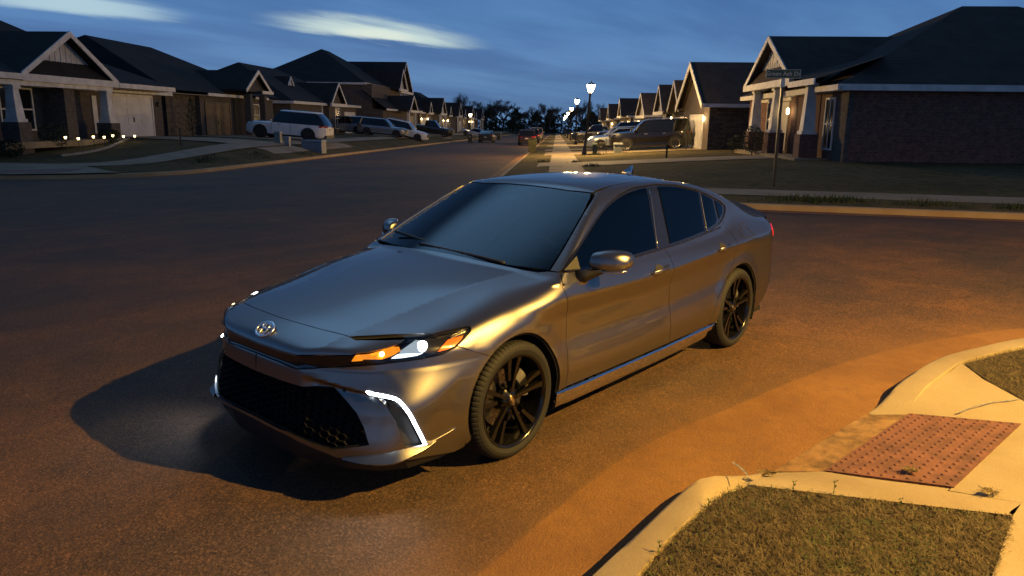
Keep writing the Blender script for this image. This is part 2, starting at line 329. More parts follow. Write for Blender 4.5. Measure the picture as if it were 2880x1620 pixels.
def panel_geo(loop,d,step=.02,ins=.0022,off=0.,depth=.014,fn=None,mirror=True,back=True,span=2.9,full=False,hole=None):
    fn=fn or car
    d=np.array(d,float); d/=np.linalg.norm(d); e1=np.cross((0,0,1),d) if abs(d[2])<.95 else np.array((0,1.,0)); e1/=np.linalg.norm(e1); e2=np.cross(d,e1)
    L=np.array(loop,float)
    if full: M=L[::-1].copy(); M[:,1]*=-1; L=np.vstack([L,M[(np.abs(M[:,1])>1e-4)]])
    P0=np.stack([L@e1,L@e2],1); H2=None
    if hole is not None: H3=np.array(hole,float); H2=np.stack([H3@e1,H3@e2],1)
    def surf(P,off,step):
        V,F=fill(P,step,H2); O=V[:,0,None]*e1+V[:,1,None]*e2+d*3.2
        S,ok=cast(O.T,np.repeat(-d[:,None],len(V),1),3.2-span,3.2+1.2,230,fn)
        idx=np.where(ok)[0]; mp=-np.ones(len(V),int); mp[idx]=np.arange(len(idx)); S=S[:,idx]
        F=[[mp[i] for i in f] for f in F]; F=[f for f in F if min(f)>=0]
        G=np.stack([fn(S+np.array(q)[:,None]*1.5e-3)-fn(S-np.array(q)[:,None]*1.5e-3) for q in ((1,0,0),(0,1,0),(0,0,1))]); N=-G/np.linalg.norm(G,axis=0)
        S=S+N*off; F2=[]
        for f in F:
            a,b,c=S[:,f[0]],S[:,f[1]],S[:,f[2]]
            F2.append(f if np.cross(b-a,c-a)@N[:,f[0]]>0 else f[::-1])
        return S.T,N.T,F2
    S,N,F=surf(inset(P0,ins),off,step)
    if back and depth>0:
        Sb,Nb,Fb=surf(inset(P0,-.008),off-depth,max(step*2,.04)); BACK.add(Sb,Fb)
        BACK.add(Sb*np.array((1,-1,1)),[f[::-1] for f in Fb])
    # rim
    cnt={}
    for f in F:
        for i in range(3):
            a,b=f[i],f[(i+1)%3]; cnt[(a,b)]=1
    edge=[(a,b) for a,b in cnt if (b,a) not in cnt]
    V=list(map(tuple,S)); NN=list(map(tuple,N)); FF=[tuple(f) for f in F]
    if depth>0:
        rv={}
        def g(i,k):
            if (i,k) not in rv: rv[(i,k)]=len(V); V.append(tuple(S[i]-N[i]*(depth if k else 0))); NN.append((0,0,0))
            return rv[(i,k)]
        for a,b in edge: FF.append((g(b,0),g(a,0),g(a,1),g(b,1)))
    return V,NN,FF
def put(name,V,NN,FF,m,parent,flip=False):
    if flip: V=[(x,-y,z) for x,y,z in V]; NN=[(x,-y,z) for x,y,z in NN]; FF=[f[::-1] for f in FF]
    me=bpy.data.meshes.new(name); me.from_pydata(V,[],FF); me.materials.append(m)
    for p in me.polygons: p.use_smooth=True
    me.normals_split_custom_set_from_vertices(NN); me.update()
    return link(name,me,parent)
def pair(name,loop,d,m,parents,**k):
    g=panel_geo(loop,d,**k); return [put(name,*g,m,parents[0]),put(name,*g,m,parents[1],True)]
def onsurf(pts,d,fn=None,off=0.):
    d=np.array(d,float); d/=np.linalg.norm(d); O=np.array(pts,float).T+d[:,None]*.5
    S,ok=cast(O,np.repeat(-d[:,None],O.shape[1],1),0,1.2,240,fn or car)
    G=np.stack([(fn or car)(S+np.array(q)[:,None]*1.5e-3)-(fn or car)(S-np.array(q)[:,None]*1.5e-3) for q in ((1,0,0),(0,1,0),(0,0,1))]); N=-G/np.linalg.norm(G,axis=0)
    return (S+N*off).T,N.T
def arc(cx,cz,r,a0,a1,n,y=.9): return [(cx+r*math.cos(math.radians(a0+(a1-a0)*i/n)),y,cz+r*math.sin(math.radians(a0+(a1-a0)*i/n))) for i in range(n+1)]

def hero():
    root=tag(empty('sedan'),'metallic grey sedan with black wheels and lit headlights parked across the intersection','car')
    paint=bpy.data.materials.new('grey_metallic_paint'); paint.use_nodes=True; nt=paint.node_tree; nt.nodes.clear(); N=nt.nodes.new; K=nt.links.new
    out=N('ShaderNodeOutputMaterial'); fl=N('ShaderNodeBsdfAnisotropic' if False else 'ShaderNodeBsdfGlossy'); fl.distribution='BECKMANN'; fl.inputs['Roughness'].default_value=.40
    tcp=N('ShaderNodeTexCoord'); vf=N('ShaderNodeTexVoronoi'); vf.inputs['Scale'].default_value=900; K(tcp.outputs['Object'],vf.inputs['Vector']); rp=N('ShaderNodeValToRGB'); rp.color_ramp.elements[0].color=(.19,.184,.18,1); rp.color_ramp.elements[1].color=(.24,.233,.228,1); K(vf.outputs['Color'],rp.inputs[0]); K(rp.outputs[0],fl.inputs['Color'])
    df=N('ShaderNodeBsdfDiffuse'); df.inputs['Color'].default_value=(.013,.0125,.012,1); ad=N('ShaderNodeAddShader'); K(fl.outputs[0],ad.inputs[0]); K(df.outputs[0],ad.inputs[1])
    ct=N('ShaderNodeBsdfGlossy'); ct.inputs['Roughness'].default_value=.02; frn=N('ShaderNodeFresnel'); frn.inputs['IOR'].default_value=1.5; mxp=N('ShaderNodeMixShader'); K(frn.outputs[0],mxp.inputs[0]); K(ad.outputs[0],mxp.inputs[1]); K(ct.outputs[0],mxp.inputs[2]); K(mxp.outputs[0],out.inputs[0])
    blk=mat('gloss_black_trim',(.008,.008,.009),.12,0,.6)
    mblk=mat('matte_black_plastic',(.014,.014,.015),.55)
    dark=mat('dark_cavity',(.004,.004,.004),.9)
    tint=MATS.get('tinted_glass')
    if not tint:
        tint=bpy.data.materials.new('tinted_glass'); tint.use_nodes=True; nt=tint.node_tree; nt.nodes.clear()
        def glassmat(t,trans,ior=1.52):
            nt=t.node_tree; nt.nodes.clear(); o=nt.nodes.new('ShaderNodeOutputMaterial'); mx=nt.nodes.new('ShaderNodeMixShader'); g=nt.nodes.new('ShaderNodeBsdfGlossy'); tr=nt.nodes.new('ShaderNodeBsdfTransparent'); fr=nt.nodes.new('ShaderNodeFresnel')
            g.inputs['Roughness'].default_value=.015; tr.inputs['Color'].default_value=(*trans,1); fr.inputs['IOR'].default_value=ior
            nt.links.new(fr.outputs[0],mx.inputs[0]); nt.links.new(tr.outputs[0],mx.inputs[1]); nt.links.new(g.outputs[0],mx.inputs[2]); nt.links.new(mx.outputs[0],o.inputs[0])
        glassmat(tint,(.055,.06,.07)); MATS['tinted_glass']=tint
        ws=bpy.data.materials.new('windshield_glass'); ws.use_nodes=True; glassmat(ws,(.86,.89,.90),1.72); MATS['windshield_glass']=ws
        lg=bpy.data.materials.new('lamp_lens_glass'); lg.use_nodes=True; glassmat(lg,(.93,.94,.95)); MATS['lamp_lens_glass']=lg
    ws=MATS['windshield_glass']; lg=MATS['lamp_lens_glass']
    chrome=mat('satin_chrome',(.93,.94,.96),.30,1)
    gold=mat('thin_bright_strip',(.5,.48,.44),.2,1)
    led=mat('white_led',(1,1,1),.4,emit=(.86,.95,1),estr=22)
    amberL=mat('lit_amber',(.8,.25,.01),.35,emit=(1,.30,.012),estr=.95,noise=(45,4,(.45,.12,.005),(.95,.40,.03)))
    amberR=mat('amber_reflector',(.75,.16,.01),.25,coat=1,emit=(1,.22,.01),estr=.28)
    # ---- shared curves (car frame: x forward, y to the car's left, z up; metres)
    hoodcut=[(1.888,.765,.807),(1.816,.745,.827),(1.723,.725,.854),(1.63,.724,.875),(1.541,.731,.895),(1.364,.750,.922),(1.225,.754,.94),(1.112,.742,.96),(1.03,.728,.979)]
    lead=[(2.27,0,.81),(2.266,.115,.811),(2.252,.3,.808),(2.217,.503,.801)]
    hood=lead+[(2.143,.563,.804),(2.017,.664,.804)]+[tuple(p) for p in crv(hoodcut,3)]+[(1.062,.636,.985),(1.092,.48,.998),(1.116,.312,1.009),(1.126,.134,1.019),(1.128,0,1.02)]
    h=put('hood',*panel_geo(hood,(.25,0,1),step=.024,full=True),paint,root)
    noseL=[(2.359,.46,.722),(2.411,.322,.704),(2.425,.2,.704),(2.43,0,.706)]
    nose=lead+[(2.211,.548,.791)]+SH['nose'][2:10]+noseL
    bum=put('front_bumper',*panel_geo(nose,(.7,0,.8),step=.016,full=True),paint,root)   # upper nose panel, joined with the lower part below
    inner=[(2.279,.598,.735),(2.279,.587,.685)]
    btop=[(2.425,-.0031,.655),(2.421,.2,.652)]+SH['bump_top'][:4]
    strip=noseL[::-1]+inner+btop[:0:-1]+[(2.425,0,.655)]
    put('grille_strip',*panel_geo(strip,(1,0,.2),step=.02,full=True,off=-.012,depth=0),blk,root)
    btop2=SH['bump_top'][4:-1]+[(1.634,.911,.651)]
    barch=[p for p in arc(AX,.335,.377,55,-18,10) if p[0]>1.645]+[(1.80,.875,.19)]
    bbot=SH['bump_bot'][:4]+[(2.362,.62,.243),(2.378,.585,.24),(2.398,.535,.254),(2.46,.28,.296),(2.47,-.0031,.306)]
    gr=SH['grille']
    gril=[(2.469,-.0031,.326),(2.459,.281,.315),gr[9]]+[gr[8],gr[7],gr[6],gr[5]]+[(2.335,.52,.57),(2.402,.385,.561),(2.423,.325,.563),(2.437,-.0031,.56)]
    pocket=SH['pocket']
    low=btop+btop2+barch+bbot+gril
    g=panel_geo(low,(1,.8,-.05),step=.012,hole=pocket)
    low_l=put('bumper_lower',*g,paint,bum); low_r=put('bumper_lower',*g,paint,bum,True)
    gp=panel_geo([tuple(p) for p in pocket],(1,.8,-.05),step=.015,ins=-.012,off=-.032,depth=0,back=False)
    put('lamp_pocket',*gp,mblk,low_l); put('lamp_pocket',*gp,mblk,low_r,True)
    drl=SH['drl']
    pts=crv(drl,4); rr=[.003,.004,.006]+[.0085]*(len(pts)-3)
    for s in (1,-1):
        b=MB(); b.smooth=True; b.tube([(p[0]+.004,s*(p[1]+.004),p[2]) for p in pts],rr,8); b.build('daytime_light',led,root)
    for s in (1,-1):   # light thrown by the daytime lights
        l=bpy.data.lights.new('daytime_beam','SPOT'); l.energy=8; l.color=(.86,.95,1); l.spot_size=math.radians(120); l.spot_blend=1; l.shadow_soft_size=.04; lo=bpy.data.objects.new('daytime_beam',l); COL.objects.link(lo); lo.parent=root; lo.location=(2.19,s*.84,.47); lo.rotation_euler=Vector((.72,s*.12,-.62)).to_track_quat('-Z','Y').to_euler()
    # lower blade / lip wings
    T=crv([(2.354,.625,.255),(2.30,.72,.276),(2.208,.815,.297),(2.089,.865,.297),(2.0,.872,.292)],4)
    B=crv([(2.375,.62,.243),(2.335,.745,.246),(2.235,.842,.246),(2.10,.886,.275),(2.0,.884,.291)],4)
    for s in (1,-1):
        b=MB(); b.smooth=True
        rings=[[(t[0],s*t[1],t[2]),((t[0]*.45+q[0]*.55),s*(t[1]*.45+q[1]*.55),(t[2]*.45+q[2]*.55)+.004),(q[0],s*q[1],q[2]),(q[0]-.012,s*(q[1]-.012),q[2]-.014),(t[0]-.06,s*(t[1]-.05),q[2]-.016)] for t,q in zip(T,B)]
        if s<0: rings=[r[::-1] for r in rings]
        b.loft(rings,False); b.build('lip_wing',paint,bum,autosmooth=.6)
        b=MB(); y=s*1
        skirt=[[(x,s*(yy),zt),(x,s*(yy+.004),zb)] for x,yy,zt,zb in ((2.03,.880,.285,.21),(1.96,.888,.302,.20),(1.88,.897,.323,.195),(1.865,.898,.327,.192))]
        b.smooth=True; b.tube(crv([(2.035,s*.868,.288),(1.96,s*.880,.305),(1.875,s*.893,.325)],4),[.0035]*9,5); b.build('side_crease',paint,bum)
    # chin: dark lower valance
    ch=[(2.47,0,.304),(2.46,.28,.294),(2.398,.535,.252),(2.362,.62,.243),(2.278,.753,.248),(2.166,.836,.234),(2.041,.857,.214),(1.86,.865,.178)]
    b=MB(); 
    for s in (1,-1):
        r=[[(p[0]-.004,s*(p[1]-.004),p[2]+.004) for p in ch],[(p[0]-.05,s*p[1]*.96,.165) for p in ch],[(1.9,s*p[1]*.96,.16) for p in ch]]
        b.loft(r if s<0 else [q[::-1] for q in r],False)
    b.build('chin_valance',mblk,root)
    # grille: honeycomb set back in the opening
    gl=np.array(gril); gl[:,1]=np.maximum(gl[:,1],0); gpoly=np.vstack([gl[:,1:],(gl[::-1,1:]*np.array((-1,1)))]); gm=MB(); cw,chh=.052,.030
    fx=lambda y,z: float(front(np.array([min(abs(y),.74)]),np.array([z]))[0])
    hexa=lambda cy,cz,k: [(cy+k*cw*.5*ox*1.15,cz+k*chh*oz*.58) for ox,oz in ((-1.0,0),(-.5,1),(.5,1),(1.0,0),(.5,-1),(-.5,-1))]
    for i in range(-20,21):
        for j in range(0,13):
            cy=i*cw*.86; cz=.285+j*chh*1.16+(chh*.58 if i%2 else 0)
            if not pip(gpoly,np.array([[cy,cz]]))[0]: continue
            o=hexa(cy,cz,1.0); n_=hexa(cy,cz,.885)
            vo=[(fx(*p)-.028,*p) for p in o]; vi=[(fx(*p)-.026,*p) for p in n_]; vb=[(fx(*p)-.05,*p) for p in n_]
            gm.add(vo+vi+vb,[(k,(k+1)%6,6+(k+1)%6,6+k) for k in range(6)]+[(6+k,6+(k+1)%6,12+(k+1)%6,12+k) for k in range(6)])
    gm.build('honeycomb_grille',mat('grille_plastic',(.009,.0085,.0085),.75,spec=.25),root)
    gb=panel_geo([(x,max(y,0),z) for x,y,z in gril],(1,0,0),step=.05,ins=-.012,off=-.075,depth=0,full=True,back=False); put('grille_backing',*gb,dark,root)
    # emblem on the nose: three crossing ellipses
    c=np.array((2.369,0,.768)); n=np.array((.62,0,.78)); n/=np.linalg.norm(n); ey=np.array((0,1.,0)); ez=np.cross(n,ey)
    eb=MB(); eb.smooth=True
    def ell(b,c,ey,ez,n,w,hh,oy=0,oz=0,r=.0045,seg=40):
        P=[c+n*.007+ey*(oy+w*math.cos(2*math.pi*k/seg))+ez*(oz+hh*math.sin(2*math.pi*k/seg)) for k in range(seg+1)]
        b.tube([tuple(p) for p in P],r,6,False,.8)
    if ez[2]<0: ez=-ez
    ell(eb,c,ey,ez,n,.066,.045,r=.0072); ell(eb,c,ey,ez,n,.021,.040,0,-.002,r=.0058); ell(eb,c,ey,ez,n,.042,.0185,0,.0225,r=.0058)
    eb.build('emblem',chrome,root)
    # ---- fenders, doors, body sides
    dF=[(.965,.841,.984),(1.0,.875,.935),(1.003,.893,.905),(.985,.912,.85),(.965,.90,.79),(.957,.897,.748),(.948,.893,.6),(.948,.895,.45),(.955,.903,.36),(.96,.895,.292)]
    dF=[tuple(p) for p in crv(dF,3)]
    lensback=[SH['lens'][8],SH['lens'][7],(1.722,.858,.796),(1.706,.85,.806),(1.703,.839,.815),(1.72,.827,.819),(1.776,.808,.814)]
    fend=[tuple(p) for p in crv(hoodcut,3)]+[(.995,.78,.99)]+dF+[(1.03,.885,.275)]+[p for p in arc(AX,.335,.377,190,55,26)]+[(1.634,.911,.651),(1.745,.888,.701)]+lensback
    sides=[root,root]
    pair('fender',fend,(.12,1,.75),paint,sides,step=.02)
    belt=[(.947,.837,.992),(.755,.864,.964),(.5,.858,.963),(.215,.852,.966),(-.113,.846,.974),(-.242,.841,.98),(-.54,.832,.99),(-.757,.82,1.002),(-1.025,.803,1.021),(-1.22,.778,1.055),(-1.33,.757,1.09),(-1.395,.739,1.129),(-1.422,.724,1.155)]
    dB=[(-.238,.844,.976),(-.251,.879,.923),(-.25,.903,.881),(-.258,.9,.80),(-.265,.9,.6),(-.27,.90,.45),(-.27,.893,.292)]
    door=dF[::-1]+belt[1:5]+dB
    fd=pair('front_door',door,(0,1,.12),paint,sides,step=.022)
    dR=[(-1.276,.768,1.072),(-1.315,.80,1.03),(-1.325,.84,.968),(-1.295,.894,.92),(-1.279,.905,.797),(-1.21,.91,.68),(-1.122,.909,.612),(-1.029,.912,.523),(-.972,.91,.441),(-.935,.902,.35),(-.90,.893,.292)]
    dR=[tuple(p) for p in crv(dR,3)]
    rdoor=dB[::-1]+belt[5:10]+dR
    rd=pair('rear_door',rdoor,(0,1,.12),paint,sides,step=.022)
    dlo=[(-1.425,.716,1.176),(-1.36,.70,1.215),(-1.229,.684,1.264),(-1.049,.647,1.324),(-.796,.594,1.372),(-.484,.576,1.392),(-.184,.593,1.387),(.049,.627,1.358),(.234,.661,1.313),(.451,.713,1.227),(.669,.774,1.127),(.835,.813,1.052),(.93,.832,1.0)]
    wsl=[(.985,.778,.99),(.824,.743,1.082),(.642,.695,1.184),(.469,.644,1.276),(.30,.585,1.352),(.262,.562,1.373)]
    ditch=[(0,.53,1.405),(-.4,.51,1.418),(-.8,.495,1.405),(-1.1,.485,1.365),(-1.22,.485,1.335)]
    bl=[(-1.5,.52,1.24),(-1.85,.565,1.12),(-2.0,.60,1.08)]
    frame=wsl+ditch+bl+[(-2.08,.68,1.05),(-2.3,.70,1.04),(-2.40,.70,.985),(-2.36,.78,.93),(-2.25,.83,.90),(-2.28,.845,.80),(-2.22,.86,.70),(-2.2,.87,.45),(-2.12,.86,.24),(-1.81,.87,.21)]+arc(-AX,.335,.378,198,-8,30)+[(-1.035,.89,.292),(-.90,.893,.292)]+dR[::-1]+belt[10:]+dlo+[(.965,.836,.99)]
    pair('quarter_panel',frame,(.0,1,.55),paint,sides,step=.022)
    roof=[(.325,0,1.40),(.322,.2,1.398),(.308,.395,1.387),(.262,.562,1.373)]+ditch+[(-1.25,.3,1.35),(-1.26,0,1.36)]
    rf=put('roof',*panel_geo(roof,(0,0,1),step=.03,full=True,ins=.0015),paint,root)
    # rear: backlight, deck, fascia
    back=[(-1.265,0,1.36),(-1.255,.3,1.35),(-1.225,.48,1.335)]+bl+[(-2.02,.4,1.08),(-2.03,0,1.085)]
    put('rear_window',*panel_geo(back,(-.4,0,1),step=.04,full=True,ins=.004),tint,root)
    deck=[(-2.035,0,1.09),(-2.025,.4,1.085),(-2.005,.60,1.08),(-2.08,.68,1.05),(-2.3,.70,1.04),(-2.41,.68,1.02),(-2.44,.4,1.04),(-2.45,0,1.04)]
    put('trunk_lid',*panel_geo(deck,(-.2,0,1),step=.03,full=True),paint,root)
    sp=MB(); sp.smooth=True; rings=[]
    for i in range(13):
        y=-.68+1.36*i/12; e=1-(abs(y)/.72)**4; z0=float(top(np.array([-2.30]),np.array([abs(y)]))[0]); z1=float(top(np.array([-2.42]),np.array([abs(y)]))[0]); rings.append([(-2.28,y,z0-.004),(-2.38,y,z1+.022*e),(-2.46+.05*(1-e),y,z1+.045*e),(-2.455+.05*(1-e),y,z1+.02*e),(-2.41,y,z1-.03)])
    sp.loft(rings[::-1],False); sp.build('trunk_spoiler',blk,root,autosmooth=.7)
    rear=[(-2.45,0,1.035),(-2.44,.4,1.035),(-2.41,.68,1.015),(-2.40,.70,.98),(-2.36,.78,.93),(-2.3,.80,.9),(-2.33,.82,.80),(-2.3,.835,.7),(-2.28,.84,.45),(-2.2,.83,.25),(-2.38,.5,.25),(-2.4,0,.25)]
    put('rear_bumper',*panel_geo(rear,(-1,0,.1),step=.04,full=True,span=2.9),paint,root)
    red=mat('lit_red_lens',(.5,.01,.01),.2,coat=1,emit=(1,.03,.04),estr=.8)
    tl=[(-2.40,.62,.95),(-2.36,.74,.955),(-2.27,.81,.945),(-2.17,.845,.925),(-2.20,.85,.895),(-2.27,.835,.845),(-2.36,.76,.84),(-2.40,.62,.87)]
    pair('tail_light',tl,(-.75,1,.1),red,sides,step=.02,off=.006,back=False,span=2.4)
    # sill skirts
    for s in (1,-1):
        b=MB(); b.smooth=True; rings=[]
        for i in range(25):
            x=1.045-2.09*i/24; t=sst(.0,.1,i/24)*(1-sst(.93,1,i/24)); k=.012*(1-t)+.018*sst(.55,1,i/24)
            rings.append([(x,s*.866,.296),(x,s*(.906-k),.281),(x,s*(.912-k),.272),(x,s*(.905-k),.236),(x,s*(.893-k),.226),(x,s*(.888-k),.200),(x,s*(.872-k),.172),(x,s*.80,.160)])
        if s>0: rings=rings[::-1]
        b.loft(rings,False,False); b.build('sill_skirt',paint,root,autosmooth=.5)
    # ---- glazing
    ring=belt+dlo
    pair('window_surround',ring,(0,1,.35),blk,sides,step=.03,ins=.001,off=-.008,fn=house)
    belt2=lambda dz,x0,x1:[(x,yb_(x).item()-.012,zb_(x).item()+dz) for x in np.linspace(x0,x1,8)]
    dl=np.array(dlo); o=np.argsort(dl[:,0]); tz=cub(dl[o,0],dl[o,2]); ty=cub(dl[o,0],dl[o,1])
    topl=lambda x0,x1,dz=.018:[(x,float(ty(x))+.004,float(tz(x))-dz) for x in np.linspace(x0,x1,12)]
    wA=belt2(.022,.80,-.135)+topl(-.335,.815,.02); wB=belt2(.022,-.345,-.925)+topl(-1.05,-.50,.02)
    wC=[(-.965,.8,1.04),(-1.15,.78,1.06),(-1.20,.76,1.09)]+topl(-1.235,-1.085,.02); wD=[(-1.25,.75,1.085),(-1.34,.74,1.125),(-1.375,.72,1.17)]+topl(-1.37,-1.275,.02)
    for nm,w,pr in (('window',wA,fd),('window',wB,rd),('window',wC,rd),('quarter_window',wD,[root,root])):
        pair(nm,w,(0,1,.35),tint,pr,step=.035,ins=0,off=-.003,depth=.004,back=False,fn=house)
    for s,k in ((1,0),(-1,1)):
        for (a,b_),pr in ((((-.352,.63,1.365),(-.141,.837,.992)),fd),(((-1.066,.65,1.305),(-.945,.81,1.022)),rd)):
            P,_=onsurf([np.array(a)+(np.array(b_)-np.array(a))*t for t in np.linspace(0,1,9)],(0,1,.35),house,.003)
            m_=MB(); m_.smooth=True; m_.tube([(p[0],s*p[1],p[2]) for p in P],.0045,6); m_.build('window_strip',gold,pr[k])
        P,_=onsurf([(x,.85,zb_(x).item()+.004) for x in np.linspace(.93,-1.2,30)],(0,1,.1),None,.002)
        m_=MB(); m_.smooth=True; m_.tube([(p[0],s*p[1],p[2]) for p in P],.006,6); m_.build('belt_molding',blk,root)
    gl=[(.985,.772,.992),(.824,.737,1.082),(.642,.689,1.184),(.469,.638,1.276),(.305,.58,1.351),(.27,.555,1.371),(.312,.395,1.385),(.326,.2,1.396),(.33,0,1.398)]
    gbt=[(1.145,0,1.008),(1.13,.15,1.006),(1.105,.35,1.002),(1.06,.55,.995)]
    wl=gbt+gl
    wsp=put('windshield',*panel_geo(wl,(.5,0,.87),step=.04,full=True,ins=.003,off=-.003,depth=.006,fn=house,back=False),ws,root)
    # black border under the glass
    fr=gbt+[(.985,.772,.992)]
    V,NN,FF=panel_geo(wl,(.5,0,.87),step=.03,full=True,ins=.004,off=-.009,depth=0,fn=house,back=False); A=np.array(V)
    zlim=1.05+.0*A[:,1]; zb2=1.01-(A[:,1]**2)*.03+.045
    ylim=.775-(A[:,2]-.99)*.52-.035
    sel=(A[:,2]<zb2)|(np.abs(A[:,1])>ylim)|(A[:,2]>1.385-.045*(A[:,1]/.55)**2-.008)|((np.abs(A[:,1]+.02)<.13)&(A[:,2]>1.335))
    put('windshield_border',V,NN,[f for f in FF if sum(sel[i] for i in f)>=2],mat('black_frit',(.01,.01,.012),.4),wsp)
    b=MB(); b.smooth=True; b.loft([[(.352,y*.10,1.372),(.45,y*.085,1.330),(.50,y*.05,1.305)] for y in np.linspace(-1,1,7)],False); b.build('sensor_cover',mat('sensor_cover_grey',(.16,.17,.18),.4),wsp)
    # cowl and wipers
    b=MB(); rings=[]
    for i in range(21):
        y=-.74+1.48*i/20; x=1.135-.27*y*y; rings.append([(x+.004,y,1.004-.035*y*y),(x-.03,y,1.002-.03*y*y),(x-.07,y,1.012-.03*y*y)])
    b.loft(rings,False); b.build('cowl',mblk,root)
    for pts_,nm in ((((1.10,.18,1.016),(1.06,-.05,1.036),(1.0,-.42,1.062),(.965,-.62,1.07)),'wiper'),(((1.07,.50,1.008),(1.09,.30,1.024),(1.085,-.05,1.034),(1.075,-.25,1.04)),'wiper')):
        b=MB(); b.smooth=True; b.tube(crv(pts_,5),.008,6,True,1.3); b.build(nm,mblk,root)
    # ---- headlights
    lens=SH['lens']
    d=(1,.9,.35)
    hl=pair('headlight',lens,d,mat('headlight_housing',(.016,.016,.018),.25,0,.3),sides,step=.014,off=-.022,depth=0,ins=-.004,back=True)
    amb=SH['amber']; refl=SH['reflector']; mark=SH['marker']
    pair('turn_signal',amb,d,amberL,hl,step=.012,off=-.010,depth=.008,ins=0,back=False)
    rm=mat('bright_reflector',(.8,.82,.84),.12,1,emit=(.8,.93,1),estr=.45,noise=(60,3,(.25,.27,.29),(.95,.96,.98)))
    pair('reflector',refl,d,rm,hl,step=.012,off=-.014,depth=.008,ins=0,back=False)
    lo_=[(2.14,.722,.720),(2.11,.735,.738),(2.06,.768,.736),(2.0,.80,.73),(2.03,.788,.722),(2.10,.748,.717)]
    pair('lit_strip',lo_,d,mat('lit_reflector',(.9,.95,1),.3,emit=(.85,.95,1),estr=2.2),hl,step=.012,off=-.010,depth=.004,ins=0,back=False)
    for s,k in ((1,0),(-1,1)):
        b=MB(); b.smooth=True; b.lathe([(.001,-.013),(.010,-.008),(.013,0),(.010,.008),(.001,.013)],12,'z',(2.168,s*.690,.741)); b.build('turn_bulb',mat('hot_amber_bulb',(1,.8,.4),.4,emit=(1,.72,.25),estr=9),hl[k])
    pair('side_marker',mark,d,amberR,hl,step=.012,off=-.008,depth=.008,ins=0,back=False)
    lp=panel_geo(lens,d,step=.014,off=.001,depth=.0,ins=.001,back=False)
    for k in (0,1): put('lens',*lp,lg,hl[k],bool(k))
    pc,pn=onsurf([(1.993,.783,.767)],d); 
    for s,k in ((1,0),(-1,1)):
        for sc,em in ((1,True),):
            c=pc[0]-pn[0]*.016; n_=Vector((pn[0][0]+.5,pn[0][1]-.25,pn[0][2])).normalized(); bm=MB(); bm.smooth=True
            a=n_.cross(Vector((0,0,1))).normalized(); bb=a.cross(n_)
            rings=[]
            for i in range(6):
                th=i/5*math.pi/2; r=.030*math.cos(th); hgt=.014*math.sin(th)
                rings.append([tuple(Vector(c)+n_*hgt+a*r*math.cos(2*math.pi*j/20)+bb*r*math.sin(2*math.pi*j/20)) for j in range(20)])
            if s<0: rings=[[(x,-y,z) for x,y,z in r] for r in rings]
            bm.loft(rings); bm.build('projector_lamp',mat('lit_projector',(1,1,1),.2,emit=(.88,.96,1),estr=9),hl[k])
    for dz in (0,.011):
        for s,k in ((1,0),(-1,1)):
            P,_=onsurf([(x,.84,z-dz) for x,z in ((1.86,.792),(1.82,.800),(1.78,.806),(1.745,.809))],(1,.9,.35),None,-.006)
            m_=MB(); m_.smooth=True; m_.tube([(p[0],s*p[1],p[2]) for p in crv(P,4)],.0022,5); m_.build('light_guide',gold,hl[k])
    # ---- mirrors, handles, fin, fuel door
    for s in (1,-1):
        mr=MB(); mr.smooth=True; rings=[]
        for i in range(17):
            u=i/16; y=.905+.20*u; th=math.sin(math.pi*min(1,max(0,.06+.94*u)))**.0
            hz=.066*(1-(max(0,u-.5)/.54)**3)**.6*(.78+.22*sst(0,.4,u)); hx=.075*(1-(max(0,u-.45)/.60)**3)**.6*(.62+.38*sst(0,.5,u))
            if i==0: hz*=.6; hx*=.6
            cz=1.034-.004*u; cx=.745-.115*u
            r=[]
            for j in range(24):
                a=2*math.pi*j/24; cx_,sz=math.cos(a),math.sin(a); e=.56
                px=cx+hx*math.copysign(abs(cx_)**e,cx_)*(1 if cx_>0 else .8); pz=cz+hz*math.copysign(abs(sz)**e,sz)*(1 if sz>0 else .82); 
                if sz>0: px-=.03*sz
                r.append((px,s*y,pz))
            rings.append(r)
        if s>0: rings=[r[::-1] for r in rings]
        mr.loft(rings,True,True); mo=mr.build('side_mirror',paint,root)
        b=MB(); b.smooth=True
        b.loft([[(.82+.06*math.cos(a)*.9,s*.865,.935+.045*math.sin(a)) for a in np.linspace(0,2*np.pi,13)[:-1]],
                [(.77+.05*math.cos(a),s*.925,.955+.03*math.sin(a)) for a in np.linspace(0,2*np.pi,13)[:-1]],
                [(.72+.05*math.cos(a),s*.985,.985+.02*math.sin(a)) for a in np.linspace(0,2*np.pi,13)[:-1]],
                [(.70+.045*math.cos(a),s*1.01,1.01+.015*math.sin(a)) for a in np.linspace(0,2*np.pi,13)[:-1]]],True,True)
        b.build('mirror_arm',mblk,mo)
        b=MB(); b.smooth=True; b.tube(crv([(.765,s*.96,.979),(.745,s*1.03,.978),(.70,s*1.085,.98),(.66,s*1.10,.985)],4),.007,6); b.build('mirror_signal',gold,mo)
        b=MB(); b.add([(.93,s*.842,.993),(.80,s*.864,.985),(.80,s*.835,1.06)],[(0,1,2),(2,1,0)]); b.build('mirror_sail',mblk,mo)
        for x0,x1,z0,z1,pr in ((.045,-.185,.852,.876,fd),(-.945,-1.145,.890,.909,rd)):
            k=0 if s>0 else 1
            b=MB(); b.smooth=True; rings=[]
            for i in range(15):
                u=i/14; x=x0+(x1-x0)*u; z=z0+(z1-z0)*u; y=float(side(np.array([x]),np.array([z]))[0]); w=math.sin(math.pi*(.06+.88*u))**.5
                hh=.019*(1-.35*u)*w+.002; dd_=.016*w; y0=y+.006+.030*math.sin(math.pi*u)**.55
                rings.append([(x,s*(y0+dd_*math.cos(a)*.6),z+hh*math.sin(a)) for a in np.linspace(0,2*np.pi,13)[:-1]])
            if s>0: rings=[r[::-1] for r in rings]
